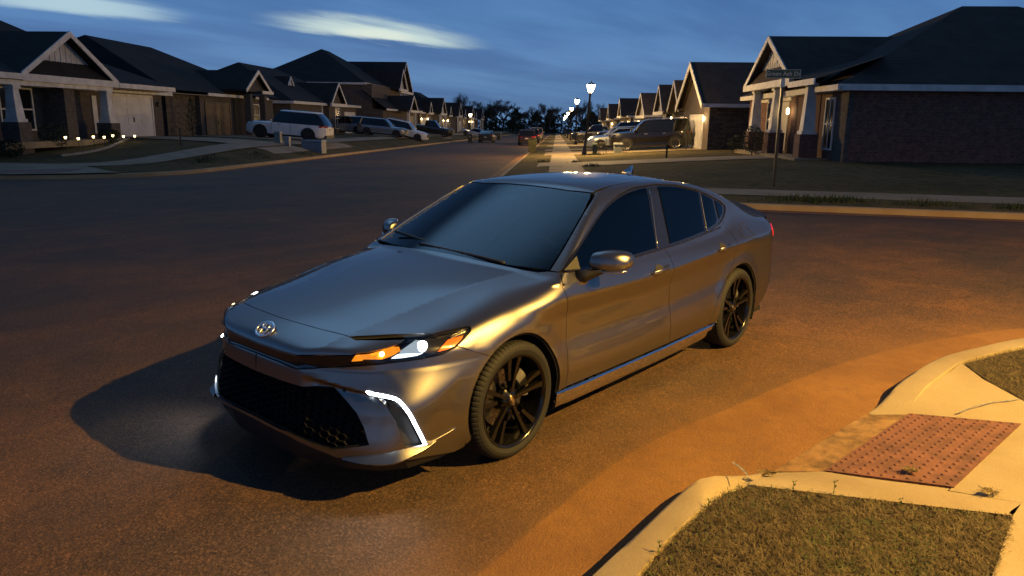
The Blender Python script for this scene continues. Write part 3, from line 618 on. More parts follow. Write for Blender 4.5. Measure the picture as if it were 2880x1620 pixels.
            b.loft(rings,True,True); ho=b.build('handle',paint,pr[k])
            xm=x0+(x1-x0)*.48; zm=(z0+z1)/2-.002
            circ=[(xm+.052*math.cos(a),.9,zm+.034*math.sin(a)) for a in np.linspace(0,2*np.pi,25)[:-1]]
            P,N=onsurf(circ,(0,1,.1),None,.0015); c0,n0=onsurf([(xm,.9,zm)],(0,1,.1),None,-.022); c1,_=onsurf([(xm+.026*math.cos(a),.9,zm+.017*math.sin(a)) for a in np.linspace(0,2*np.pi,25)[:-1]],(0,1,.1),None,.0022)
            b=MB(); b.smooth=True; 
            V=[(p[0],s*p[1],p[2]) for p in P]+[(p[0],s*p[1],p[2]) for p in c1]
            V+=[(c0[0][0],s*c0[0][1]+s*.024,c0[0][2])]
            fs=[(i,(i+1)%24,24+(i+1)%24,24+i) for i in range(24)]+[(24+i,24+(i+1)%24,48) for i in range(24)]
            b.add(V,fs if s<0 else [f[::-1] for f in fs]); b.build('handle_cup',mblk,pr[k])
    b=MB(); b.smooth=True
    b.loft([[(-.93,0,1.422),(-.93,0,1.422),(-.93,0,1.422),(-.93,0,1.422)],[(-1.0,.018,1.41),(-1.0,0,1.445),(-1.0,-.018,1.41),(-1.0,0,1.40)],[(-1.08,.022,1.395),(-1.085,0,1.477),(-1.08,-.022,1.395),(-1.08,0,1.39)],[(-1.12,.02,1.39),(-1.125,0,1.48),(-1.12,-.02,1.39),(-1.12,0,1.38)],[(-1.14,.012,1.385),(-1.14,0,1.46),(-1.14,-.012,1.385),(-1.14,0,1.38)]],True,True)
    b.build('antenna_fin',paint,root)
    # character vent lines on the rear quarter (short creases + fuel door)
    P,_=onsurf([(-1.554,.80,1.018),(-1.60,.80,1.02),(-1.66,.79,1.02),(-1.71,.78,1.018)],(0,1,.6),None,.0008)
    for s in (1,-1):
        b=MB(); b.tube([(p[0],s*p[1],p[2]) for p in P],.003,4); b.build('panel_seam',dark,root)
    fu=[(-1.45,.885,.925),(-1.47,.84,.965),(-1.53,.82,.985),(-1.64,.80,.99),(-1.66,.85,.945),(-1.665,.885,.92)]
    for s in (1,-1):
        P,_=onsurf(np.array(crv(fu,3,True)),(0,1,.4),None,.0006); b=MB(); b.tube([(p[0],s*p[1],p[2]) for p in list(P)+[P[0]]],.0022,4,False); b.build('fuel_door_seam',dark,root)
    # ---- wheels
    tyre=mat('tyre_rubber',(.008,.008,.0085),.75,bump=(260,.25,.001)); rim=mat('gloss_black_rim',(.004,.004,.005),.2,0,.22,spec=.35); disc=mat('brake_steel',(.25,.24,.23),.35,1,noise=(40,2,(.12,.11,.1),(.35,.34,.33)))
    def wheel(x,s):
        w=empty('wheel',(x,s*.785,.335)); w.parent=root
        R=.335; t=MB(); t.smooth=True
        prof=[(.258,.100),(.263,.110),(.272,.114),(.290,.119),(.305,.116),(.318,.108),(.326,.100),(.3315,.090)]
        half=prof+[(.3345,.055),(.335,.0)]
        full=half+[(r,-h) for r,h in half[::-1][1:]]
        n=72*4
        rings=[]
        for k in range(n):
            a=2*math.pi*k/n; g=(k%4)==0
            ring=[]
            for r,h in full:
                rr=r
                if g and r>.316 and abs(h)>.03: rr=r-.0045
                ring.append((rr*math.cos(a),h,rr*math.sin(a)))
            rings.append(ring)
        rings.append(rings[0]); t.loft(rings,False)
        to=t.build('tyre',tyre,w,merge=True,autosmooth=.35)
        for gy in (-.05,-.018,.018,.05):
            b=MB(); b.lathe([(.3362,gy-.004),(.3362,gy+.004)],96,'y'); b.build('tread_groove',dark,to)
        # raised lettering-like pale marks on the sidewall
        r_=MB(); r_.smooth=True
        r_.lathe([(.262,.094),(.2655,.110),(.2635,.114),(.257,.113),(.248,.104),(.243,.085),(.236,.02),(.222,-.06),(.236,-.1)],72,'y'); 
        for k in range(5):
            for o_ in (-.17,.17):
                a=2*math.pi*(k+.25)/5+o_; ca,sa=math.cos(a),math.sin(a)
                def pt(r,w_,h): return (r*ca-w_*sa,h,r*sa+w_*ca)
                sg=-1 if o_<0 else 1
                r_.loft([[pt(.045,sg*-.016,.060),pt(.045,sg*-.012,.078),pt(.045,sg*.010,.080),pt(.045,sg*.014,.060)],
                         [pt(.12,-.013,.060),pt(.12,-.010,.083),pt(.12,.010,.083),pt(.12,.013,.060)],
                         [pt(.19,-.014,.062),pt(.19,-.011,.090),pt(.19,.011,.090),pt(.19,.014,.062)],
                         [pt(.248,-.02,.07),pt(.248,-.016,.101),pt(.248,.016,.101),pt(.248,.02,.07)]],True)
        r_.lathe([(.001,.084),(.03,.084),(.034,.080),(.052,.074),(.07,.06),(.075,.03)],40,'y')
        ro=r_.build('rim',rim,w,autosmooth=.7)
        b=MB(); b.lathe([(.05,.012),(.165,.012),(.165,-.012)],48,'y'); b.build('brake_disc',disc,w)
        b=MB(); b.lathe([(.0,-.03),(.222,-.03)],40,'y'); b.build('wheel_back',dark,w)
        b=MB()
        b.loft([[(r*math.cos(a),h,r*math.sin(a)) for a in np.linspace(2.2,3.3,8)] for r,h in ((.115,.03),(.12,.045),(.185,.045),(.19,.02))],False); b.build('caliper',mat('caliper_grey',(.2,.2,.2),.4,.5),w)
        cap=MB(); cap.smooth=True; bz=mat('bronze_cap',(.35,.26,.14),.25,1)
        cn=np.array((0,1.,0)); ce=np.array((1.,0,0)); cz=np.array((0,0,1.)); cc=np.array((0,.079,0))
        ell(cap,cc,ce,cz,cn,.028,.028,r=.0025,seg=28); ell(cap,cc,ce,cz,cn,.019,.0145,r=.0022,seg=24); ell(cap,cc,ce,cz,cn,.007,.0125,r=.0018,seg=20); ell(cap,cc,ce,cz,cn,.0125,.006,0,.0065,r=.0018,seg=20)
        cap.build('wheel_emblem',bz,ro)
        nuts=MB()
        for k in range(5):
            a=2*math.pi*k/5+.3; nuts.lathe([(.0,.076),(.008,.076),(.009,.06)],6,'y',(.057*math.cos(a),0,.057*math.sin(a)))
        nuts.build('lug_nuts',chrome,ro)
        # wheel well
        ww=MB(); ww.lathe([(.40,.10),(.40,-.20),(.05,-.20)],40,'y',(x,s*.785,.335) if False else (0,0,0),math.radians(-25),math.radians(205)); 
        wo=ww.build('wheel_well',dark,w)
        if s<0: w.rotation_euler=(0,0,math.pi)
    for x in (AX,-AX):
        for s in (1,-1): wheel(x,s)
    # ---- cabin
    cab=mat('cabin_fabric',(.50,.47,.43),.8); dashm=mat('dash_plastic',(.22,.215,.21),.6)
    b=MB(); b.smooth=True
    b.loft([[(1.10,y,.93),(.95,y,.985-.03*y*y),(.70,y,.975-.03*y*y),(.60,y,.93),(.62,y,.72)] for y in np.linspace(-.74,.74,13)],False); b.build('dashboard',dashm,root)
    b=MB(); b.smooth=True
    for yy in (.37,-.37):
        def seat(cx,zb):
            rings=[]
            for i,(x,z,wd,dp) in enumerate(((cx,zb-.05,.24,.10),(cx-.05,zb+.2,.25,.10),(cx-.12,zb+.48,.22,.08),(cx-.15,zb+.56,.15,.06),(cx-.155,zb+.585,.12,.05),(cx-.16,zb+.62,.14,.06),(cx-.165,zb+.72,.14,.06),(cx-.17,zb+.77,.09,.03))):
                rings.append([(x+dp*math.cos(a),yy+wd*math.copysign(abs(math.sin(a))**.6,math.sin(a)),z) for a in np.linspace(0,2*np.pi,17)[:-1]])
            b.loft(rings,True,True)
        seat(.0,.52)
    b.build('front_seat',cab,root)
    b=MB(); b.box(-1.2,-.85,-.6,.6,.5,1.05); b.build('rear_seat',cab,root,bevel=.06)
    st=MB(); st.smooth=True; cc=np.array((.50,.37,.93)); n_=np.array((-.85,0,.5)); ey=np.array((0,1.,0)); ez=np.cross(n_,ey)
    ell(st,cc,ey,ez,n_,.185,.185,r=.016,seg=40); st.tube([tuple(cc+ey*.17),tuple(cc-ey*.17)],.02,6); st.tube([tuple(cc),(.62,.37,.90)],.035,8); st.build('steering_wheel',dashm,root)
    b=MB(); b.smooth=True; b.loft([[(.36+.02*math.cos(a),y,1.335+.028*math.sin(a)) for a in np.linspace(0,2*np.pi,13)[:-1]] for y in np.linspace(-.11,.11,7)],True,True); b.build('rear_view_mirror',mat('mirror_glass_back',(.08,.08,.09),.3),root)
    b=MB(); b.box(-2.2,2.1,-.78,.78,.16,.20); b.box(-1.9,1.0,-.74,.74,.20,.50); b.build('underbody',dark,root)
    BACK.build('inner_shell',dark,root)
    return root
# ------------------------------------------------------------------ street frame: s runs away down the street, t to the right of it
SO=np.array((4.31089924,3.36063619)); SD=np.array((-.79265,-.60968)); TD=np.array((-.60968,.79265)); YAW=math.atan2(SD[1],SD[0])
def ST(s,t,z=0.): p=SO+s*SD+t*TD; return (float(p[0]),float(p[1]),float(z))
def zr(s):
    a=np.asarray(s,float)-15; return -.011*np.where(a>6,a,np.where(a<-6,0,(a+6)**2/24))
liftR=pch([0,.15,1.6,3,5.9,8,11,14,42,200],[.13,.13,.17,.22,.38,.5,.64,.7,.8,.8])
liftL=pch([0,.15,1.0,1.8,4.4,9,30,200],[.13,.14,.28,.62,.9,1.02,1.15,1.15])
def dcurb(s,t,side):
    u=(s+.2*t-17.4)/1.02; v=(t+1.9) if side>0 else (-12.6-t); r=7. if side>0 else 5.
    a=np.maximum(r-u,0); b=np.maximum(r-v,0); return np.where((a>0)|(b>0),r-np.hypot(a,b),np.minimum(u,v))
def hgt(s,t):
    s=np.asarray(s,float); t=np.asarray(t,float); dR=dcurb(s,t,1); dL=dcurb(s,t,-1)
    g=.25+.75*sst(24,37,s)
    zR=liftR(np.maximum(dR,0)); zL=.13+(liftL(np.maximum(dL,0))-.13)*g
    return zr(s)+np.where(t>-7,np.where(dR>0,zR,0),np.where(dL>0,zL,0))
def G(s,t,dz=0.): return ST(s,t,float(hgt(s,t))+dz)
def path(side,off,far=330,wide=150):
    """line at inward distance off from the far kerbs, from far up the street round the corner and along the cross street"""
    r=7. if side>0 else 5.; t0=-1.9 if side>0 else -12.6; sg=side
    tc=t0+sg*r; sc=17.4-.2*tc+r*1.02; P=[]
    for s in (far,200,140,100,80,66,55,48,42,36,31,27): 
        if s>sc+.5: P.append((s,t0+sg*off))
    a0=np.array((0,-sg),float); n=np.array((-1,-.2))/1.02
    A0=math.atan2(a0[1],a0[0]); A1=math.atan2(n[1],n[0])
    if side>0:
        if A1>0: A1-=2*math.pi
        if A0>0: A0-=2*math.pi
    else:
        if A1<0: A1+=2*math.pi
    for i in range(11):
        a=A0+(A1-A0)*i/10; P.append((sc+(r-off)*math.cos(a),tc+(r-off)*math.sin(a)))
    for d in (4,9,16,30,60,wide):
        P.append((P[-1][0]-.2*0,0)) if False else None
        e=np.array((-.2*sg,sg))/1.02; q=np.array((sc,tc))+n*(r-off)+e*d; P.append(tuple(q))
    return P
def sheet(name,poly,m,step=2.,dz=0.,zf=None,kind='structure',parent=None):
    V,F=fill(np.array(poly,float),step); z=(zf or hgt)(V[:,0],V[:,1])+dz
    vs=[ST(a,b,c) for (a,b),c in zip(V,z)]
    F=[f if (lambda a,b,c:(V[b][0]-V[a][0])*(V[c][1]-V[a][1])-(V[b][1]-V[a][1])*(V[c][0]-V[a][0]))(*f)<0 else f[::-1] for f in F]
    F=[f[::-1] for f in F]
    me=bpy.data.meshes.new(name); me.from_pydata(vs,[],F); me.materials.append(m)
    for p_ in me.polygons: p_.use_smooth=True
    bm=bmesh.new(); bm.from_mesh(me); bmesh.ops.recalc_face_normals(bm,faces=bm.faces)
    if sum(f.normal.z*f.calc_area() for f in bm.faces)<0: bmesh.ops.reverse_faces(bm,faces=bm.faces)
    bm.to_mesh(me); bm.free()
    o=link(name,me,parent)
    if parent is None: tag(o,kind=kind)
    return o
def kerb(name,line,nrm,m,h=.13,w=.16,zf=zr,parent=None):
    """swept kerb: face, rounded top, back; nrm(i)-> unit vector pointing into the block"""
    b=MB(); b.smooth=False; rings=[]
    for i,pnt in enumerate(line):
        n=nrm(i); z=float(zf(pnt[0]))
        rings.append([ST(pnt[0]+n[0]*o,pnt[1]+n[1]*o,z+hh) for o,hh in ((-.03,-.02),(.0,h*.75),(.02,h*.95),(.05,h),(w,h+.004),(w+.004,-.05))])
    b.loft(rings,False); o=b.build(name,m,parent,autosmooth=.9); 
    if parent is None: tag(o,kind='structure')
    return o
def normals(line,side):
    L=np.array(line); T=np.gradient(L,axis=0); T/=np.linalg.norm(T,axis=1,keepdims=True); N=np.stack([T[:,1],-T[:,0]],1)*side
    return lambda i:N[i]
# ---- surface materials
def surf(name,build):
    m=bpy.data.materials.new(name); m.use_nodes=True; nt=m.node_tree; b=nt.nodes['Principled BSDF']; L=nt.links.new
    tc=nt.nodes.new('ShaderNodeTexCoord')
    def noise(sc,det=4,rough=.55,scl=None):
        n=nt.nodes.new('ShaderNodeTexNoise'); n.inputs['Scale'].default_value=sc; n.inputs['Detail'].default_value=det; n.inputs['Roughness'].default_value=rough
        if scl:
            mp=nt.nodes.new('ShaderNodeMapping'); mp.inputs['Scale'].default_value=scl; mp.inputs['Rotation'].default_value=(0,0,-YAW); L(tc.outputs['Object'],mp.inputs[0]); L(mp.outputs[0],n.inputs['Vector'])
        else: L(tc.outputs['Object'],n.inputs['Vector'])
        return n.outputs['Fac']
    def ramp(f,*st):
        r=nt.nodes.new('ShaderNodeValToRGB'); e=r.color_ramp.elements
        while len(e)<len(st): e.new(.5)
        for k,(p_,c) in enumerate(st): e[k].position=p_; e[k].color=(*c,1) if len(c)==3 else c
        L(f,r.inputs[0]); return r.outputs[0]
    def mix(f,a,c,mode='MIX'):
        x=nt.nodes.new('ShaderNodeMix'); x.data_type='RGBA'; x.blend_type=mode
        if isinstance(f,(int,float)): x.inputs['Factor'].default_value=f
        else: L(f,x.inputs['Factor'])
        for s_,v in (('A',a),('B',c)):
            if isinstance(v,tuple): x.inputs[s_].default_value=(*v,1)
            else: L(v,x.inputs[s_])
        return x.outputs['Result']
    def bump(h,st,dist,prev=None):
        x=nt.nodes.new('ShaderNodeBump'); x.inputs['Strength'].default_value=st; x.inputs['Distance'].default_value=dist; L(h,x.inputs['Height'])
        if prev is not None: L(prev,x.inputs['Normal'])
        return x.outputs[0]
    build(nt,b,L,tc,noise,ramp,mix,bump); MATS[name]=m; return m
def _asph(nt,b,L,tc,noise,ramp,mix,bump,dust=False):
    big=noise(.35,5); mid=noise(2.2,5); fine=noise(110,3,.7); gr=noise(45,4,.65)
    vo=nt.nodes.new('ShaderNodeTexVoronoi'); vo.inputs['Scale'].default_value=95; L(tc.outputs['Object'],vo.inputs['Vector'])
    c=mix(ramp(big,(.38,(0,0,0)),(.62,(1,1,1))),(.060,.040,.030),(.135,.066,.028))
    c=mix(ramp(mid,(.3,(0,0,0)),(.7,(.5,.5,.5))),c,(.032,.025,.023))
    st=noise(.5,4,.6,(.25,3.0,1)); c=mix(ramp(st,(.52,(0,0,0)),(.72,(.6,.6,.6))),c,(.13,.062,.027))
    cr=noise(1.1,8,.75); c=mix(ramp(cr,(.485,(0,0,0)),(.5,(.45,.45,.45)),(.515,(0,0,0))),c,(.012,.010,.010))
    c=mix(.9,c,ramp(fine,(.30,(.30,.30,.31)),(.52,(1,1,1)),(.75,(1.9,1.85,1.8))),'MULTIPLY'); c=mix(.6,c,ramp(vo.outputs['Color'],(.15,(.45,.45,.45)),(.6,(1,1,1)),(.95,(2.2,2.1,2.0))),'MULTIPLY')
    if dust:
        at=nt.nodes.new('ShaderNodeVertexColor'); at.layer_name='dust'; sp=nt.nodes.new('ShaderNodeSeparateColor'); L(at.outputs[0],sp.inputs[0])
        ad=nt.nodes.new('ShaderNodeMath'); ad.operation='MULTIPLY_ADD'; L(noise(5,6,.7),ad.inputs[0]); ad.inputs[1].default_value=.30; L(sp.outputs[0],ad.inputs[2])
        cl=ramp(noise(1.3,5),(.3,(.125,.057,.018)),(.6,(.195,.096,.030)),(.8,(.175,.095,.038))); cl=mix(.6,cl,ramp(fine,(.3,(.6,.6,.6)),(.7,(1.35,1.35,1.35))),'MULTIPLY')
        cl=mix(ramp(noise(9,5),(.45,(0,0,0)),(.75,(.4,.4,.4))),cl,(.10,.05,.024))
        c=mix(ramp(ad.outputs[0],(.28,(0,0,0)),(.52,(.42,.42,.42)),(.72,(.55,.55,.55)),(.86,(1,1,1))),c,cl)
    L(c,b.inputs['Base Color']); b.inputs['Roughness'].default_value=.78; b.inputs['Specular IOR Level'].default_value=.35
    L(bump(fine,.7,.006,bump(vo.outputs['Distance'],.3,.005,bump(gr,.5,.010))),b.inputs['Normal'])
ASPH=surf('asphalt',_asph); DUSTY=surf('clay_dusted_asphalt',lambda *a:_asph(*a,dust=True))
def _clay(nt,b,L,tc,noise,ramp,mix,bump):
    big=noise(1.3,5); fine=noise(140,3,.7); mid=noise(9,5)
    c=ramp(big,(.3,(.14,.055,.020)),(.6,(.22,.098,.033)),(.8,(.19,.095,.040)))
    c=mix(ramp(mid,(.45,(0,0,0)),(.75,(.35,.35,.35))),c,(.16,.085,.04))
    c=mix(.6,c,ramp(fine,(.3,(.6,.6,.6)),(.7,(1.35,1.35,1.35))),'MULTIPLY'); L(c,b.inputs['Base Color']); b.inputs['Roughness'].default_value=.9
    L(bump(fine,.5,.003,bump(mid,.4,.01)),b.inputs['Normal'])
CLAY=surf('clay_covered_gutter',_clay)
def _conc(nt,b,L,tc,noise,ramp,mix,bump):
    big=noise(1.1,5); fine=noise(160,3,.7); br=noise(30,3,.6,(1,14,1))
    c=ramp(big,(.3,(.20,.150,.088)),(.6,(.29,.235,.155)),(.8,(.25,.185,.105)))
    c=mix(.5,c,ramp(fine,(.3,(.75,.75,.75)),(.7,(1.2,1.2,1.2))),'MULTIPLY'); c=mix(.35,c,ramp(br,(.35,(.75,.73,.7)),(.65,(1.12,1.12,1.12))),'MULTIPLY')
    L(c,b.inputs['Base Color']); b.inputs['Roughness'].default_value=.85; L(bump(fine,.45,.003,bump(br,.3,.006)),b.inputs['Normal'])
CONC=surf('concrete',_conc)
def _kerb(nt,b,L,tc,noise,ramp,mix,bump):
    big=noise(1.5,5); fine=noise(160,3,.7)
    c=ramp(big,(.3,(.33,.20,.085)),(.65,(.40,.285,.15)),(.85,(.42,.34,.23)))
    c=mix(.5,c,ramp(fine,(.3,(.75,.75,.75)),(.7,(1.2,1.2,1.2))),'MULTIPLY'); L(c,b.inputs['Base Color']); b.inputs['Roughness'].default_value=.85; L(bump(fine,.45,.003),b.inputs['Normal'])
KERB=surf('kerb_concrete',_kerb)
def _lawn(nt,b,L,tc,noise,ramp,mix,bump):
    big=noise(.45,5); fine=noise(22,5,.75); mid=noise(3,5)
    c=ramp(big,(.35,(.10,.087,.044)),(.6,(.145,.117,.062)),(.8,(.17,.127,.068)))
    c=mix(ramp(mid,(.5,(0,0,0)),(.7,(.7,.7,.7))),c,(.036,.052,.018)); c=mix(.8,c,ramp(fine,(.3,(.35,.35,.35)),(.7,(1.5,1.5,1.5))),'MULTIPLY')
    L(c,b.inputs['Base Color']); b.inputs['Roughness'].default_value=1; b.inputs['Specular IOR Level'].default_value=.1; L(bump(fine,1,.05),b.inputs['Normal'])
LAWN=surf('lawn_turf',_lawn)
def brick(name,c1,c2,mortar,scale=1.,rowh=.075,bw=.21):
    def f(nt,b,L,tc,noise,ramp,mix,bump):
        g=nt.nodes.new('ShaderNodeNewGeometry'); sp=nt.nodes.new('ShaderNodeSeparateXYZ'); L(g.outputs['Position'],sp.inputs[0])
        def dot(v):
            n=nt.nodes.new('ShaderNodeVectorMath'); n.operation='DOT_PRODUCT'; L(g.outputs['Position'],n.inputs[0]); n.inputs[1].default_value=v; return n.outputs['Value']
        ad=nt.nodes.new('ShaderNodeMath'); ad.operation='ADD'; L(dot((SD[0],SD[1],0)),ad.inputs[0]); L(dot((TD[0],TD[1],0)),ad.inputs[1])
        cb=nt.nodes.new('ShaderNodeCombineXYZ'); L(ad.outputs[0],cb.inputs[0]); L(sp.outputs[2],cb.inputs[1])
        bt=nt.nodes.new('ShaderNodeTexBrick'); bt.inputs['Scale'].default_value=1; bt.inputs['Brick Width'].default_value=bw*scale; bt.inputs['Row Height'].default_value=rowh*scale; bt.inputs['Mortar Size'].default_value=.008*scale; bt.inputs['Bias'].default_value=-.1
        bt.inputs['Color1'].default_value=(*c1,1); bt.inputs['Color2'].default_value=(*c2,1); bt.inputs['Mortar'].default_value=(*mortar,1); L(cb.outputs[0],bt.inputs['Vector'])
        n=noise(6,5); c=mix(.7,bt.outputs['Color'],ramp(n,(.3,(.55,.55,.55)),(.7,(1.35,1.35,1.35))),'MULTIPLY'); L(c,b.inputs['Base Color']); b.inputs['Roughness'].default_value=.9; L(bump(bt.outputs['Fac'],-.6,.01),b.inputs['Normal'])
    return surf(name,f)
RED=brick('red_brick',(.165,.072,.053),(.092,.046,.037),(.16,.125,.11))
GREYB=brick('grey_brown_brick',(.105,.082,.070),(.065,.054,.048),(.11,.10,.095))
STONE=brick('stacked_stone',(.12,.10,.082),(.052,.046,.041),(.03,.027,.025),1.,.13,.36)
DARKB=brick('dark_brick',(.075,.068,.07),(.05,.046,.05),(.085,.08,.08))
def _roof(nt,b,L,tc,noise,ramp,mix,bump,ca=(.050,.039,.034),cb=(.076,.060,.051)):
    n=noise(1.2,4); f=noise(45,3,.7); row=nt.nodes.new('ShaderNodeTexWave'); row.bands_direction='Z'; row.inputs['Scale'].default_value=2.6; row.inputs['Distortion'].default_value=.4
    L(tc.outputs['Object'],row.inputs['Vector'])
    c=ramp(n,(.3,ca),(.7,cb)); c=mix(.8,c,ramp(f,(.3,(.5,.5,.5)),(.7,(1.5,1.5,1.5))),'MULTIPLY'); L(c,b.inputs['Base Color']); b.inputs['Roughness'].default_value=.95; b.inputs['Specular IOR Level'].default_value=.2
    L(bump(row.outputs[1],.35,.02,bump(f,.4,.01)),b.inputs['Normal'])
ROOF=surf('asphalt_shingle',_roof); ROOF_SHADED=surf('shaded_asphalt_shingle',lambda *a:_roof(*a,ca=(.020,.019,.020),cb=(.032,.030,.031)))  # left-side copy of the shingle, dimmer light put into its colour
WHITE=mat('white_trim_paint',(.62,.62,.62),.6,noise=(3,4,(.5,.5,.5),(.68,.68,.67)))
SIDING=mat('white_board_siding',(.55,.55,.56),.7,noise=(2,4,(.47,.47,.48),(.6,.6,.61)))
GDOOR=mat('white_garage_paint',(.55,.56,.58),.5,noise=(1.5,4,(.48,.49,.51),(.6,.6,.62)))
BROWN=mat('brown_wood_door',(.06,.035,.02),.55,noise=(4,5,(.04,.024,.014),(.085,.05,.03)))
PANE=mat('window_pane_dark',(.01,.012,.015),.08,spec=.6)
BLACKM=mat('black_painted_metal',(.012,.012,.013),.4,noise=(20,3,(.009,.009,.01),(.018,.018,.018)))
def glowmat(name,col,st):
    m=bpy.data.materials.new(name); m.use_nodes=True; nt=m.node_tree; nt.nodes.clear(); o=nt.nodes.new('ShaderNodeOutputMaterial'); a=nt.nodes.new('ShaderNodeAddShader'); e=nt.nodes.new('ShaderNodeEmission'); t=nt.nodes.new('ShaderNodeBsdfTransparent')
    e.inputs[0].default_value=(*col,1); e.inputs[1].default_value=st; t.inputs[0].default_value=(.85,.82,.75,1)
    nt.links.new(e.outputs[0],a.inputs[0]); nt.links.new(t.outputs[0],a.inputs[1]); nt.links.new(a.outputs[0],o.inputs[0]); MATS[name]=m; return m
GLOW=glowmat('lit_lamp_glass',(1,.80,.48),22)
GLOWS=mat('lit_porch_glass',(1,.8,.5),.4,emit=(1,.72,.30),estr=22)
WARMWIN=mat('lit_doorway',(1,.8,.5),.5,emit=(1,.62,.22),estr=2.0)
def point(name,loc,e,col=(1,.72,.38),r=.08):
    l=bpy.data.lights.new(name,'POINT'); l.energy=e; l.color=col; l.shadow_soft_size=r; o=bpy.data.objects.new(name,l); COL.objects.link(o); o.location=loc; return o
def rebase(root):
    for c in root.children: c.matrix_parent_inverse=Matrix.Translation(-root.location)
# ------------------------------------------------------------------ ground, roads, kerbs, walks
def ground():
    road=[(-30,-160),(-30,60),(10,60),(340,60),(340,-160)]
    b=MB(); S=[-60,-30,-10,0,6,9,12,15,18,21,24,30,40,60,90,130,200,300,420]; T=[-260,-60,-30,-13,-7,-2,4,12,40,260]
    n=len(T); b.add([ST(s,t,float(zr(s))) for s in S for t in T],[(i*n+j,i*n+j+1,(i+1)*n+j+1,(i+1)*n+j) for i in range(len(S)-1) for j in range(n-1)])
    b.smooth=True; o=b.build('road',ASPH); tag(o,kind='structure')
    for side,far_t in ((1,260),(-1,-280)):
        inner=path(side,.15); poly=inner+[(-40+0*far_t,far_t),(330,far_t)] if side>0 else inner+[(90,far_t),(330,far_t)]
        P=np.array(poly); P=P if area2(P)>0 else P[::-1]
        near=[q for q in P]
        sheet('lawn',poly,LAWN,3.0)
        line=path(side,0.); kerb('kerb',line,normals(line,-1 if False else (1 if area2(np.array(poly))>0 else 1)*(KS[side])),KERB)
        g0,g1=path(side,-.42),path(side,.0)
        bm=MB(); bm.loft([[ST(a[0],a[1],float(zr(a[0]))+.005),ST(c[0],c[1],float(zr(c[0]))+.012)] for a,c in zip(g0,g1)],False); o=bm.build('gutter',CLAY); tag(o,kind='structure')
KS={1:1,-1:-1}
def strip(name,a,c,m,dz=.012,n=None):
    """ribbon between two polylines laid on the terrain"""
    A=densify_open(a,1.2); C_=resample(c,len(A)); b=MB(); b.smooth=True
    rows=[]
    for p_,q in zip(A,C_):
        row=[]
        for k in range(4):
            x=p_+(q-p_)*k/3; row.append(ST(x[0],x[1],float(hgt(x[0],x[1]))+dz))
        rows.append(row)
    b.loft(rows,False); o=b.build(name,m); tag(o,kind='structure'); return o
def densify_open(P,h):
    P=[np.array(p_,float) for p_ in P]; L=sum(np.linalg.norm(P[i+1]-P[i]) for i in range(len(P)-1)); return resample(P,max(3,int(L/h)))
def resample(P,n):
    P=np.array(P,float); d=np.r_[0,np.cumsum(np.linalg.norm(np.diff(P,axis=0),axis=1))]; x=np.linspace(0,d[-1],n)
    return np.stack([np.interp(x,d,P[:,0]),np.interp(x,d,P[:,1])],1)
def walks():
    strip('sidewalk',path(1,1.65,320,60),path(1,2.95,320,60),CONC,.016)
    strip('sidewalk',path(-1,2.0,320,60),path(-1,3.3,320,60),CONC,.016)
    for s0,s1,t0,t1 in ((30.6,33.9,-1.9,10.6),(43.8,49.6,-1.9,8.6),(53.2,56.6,-1.9,9),(66,70,-1.9,9),(84,88,-1.9,9),(104,108,-1.9,9)):
        strip('driveway',[(s0-.5,t0),(s0,t0+1.4),(s0,t1)],[(s1+.5,t0),(s1,t0+1.4),(s1,t1)],CONC,.024)
    for s0,s1,t0,t1 in ((35.6,40.6,-12.6,-22),(43.0,49.5,-12.6,-22),(67.5,73.8,-12.6,-22.5),(92,98,-12.6,-22)):
        strip('driveway',[(s0-.5,t0),(s0,t0-1.4),(s0,t1)],[(s1+.5,t0),(s1,t0-1.4),(s1,t1)],CONC,.024)
    # kerb ramp at the far left corner
    q=path(-1,.0); c=np.array(path(-1,0.)); m=[p_ for p_ in c if 19.5<p_[0]<22.6]
    tac=mat('tactile_red',(.24,.085,.06),.7,noise=(14,5,(.17,.06,.045),(.27,.10,.07)))
    i0=[p_ for p_ in path(-1,.35) if 20.1<p_[0]<22.4]; i1=[p_ for p_ in path(-1,1.1) if 20.3<p_[0]<23.2]
    if len(i0)>1 and len(i1)>1:
        o=strip('ramp',[p_ for p_ in path(-1,-.02) if 19.8<p_[0]<23],[p_ for p_ in path(-1,2.1) if 19.8<p_[0]<24],CONC,.03)
        t_=strip('tactile_plate',i0,i1,tac,.038); t_['kind']='thing'; tag(t_,'dark red tactile plate on the far left corner kerb ramp','tactile plate')
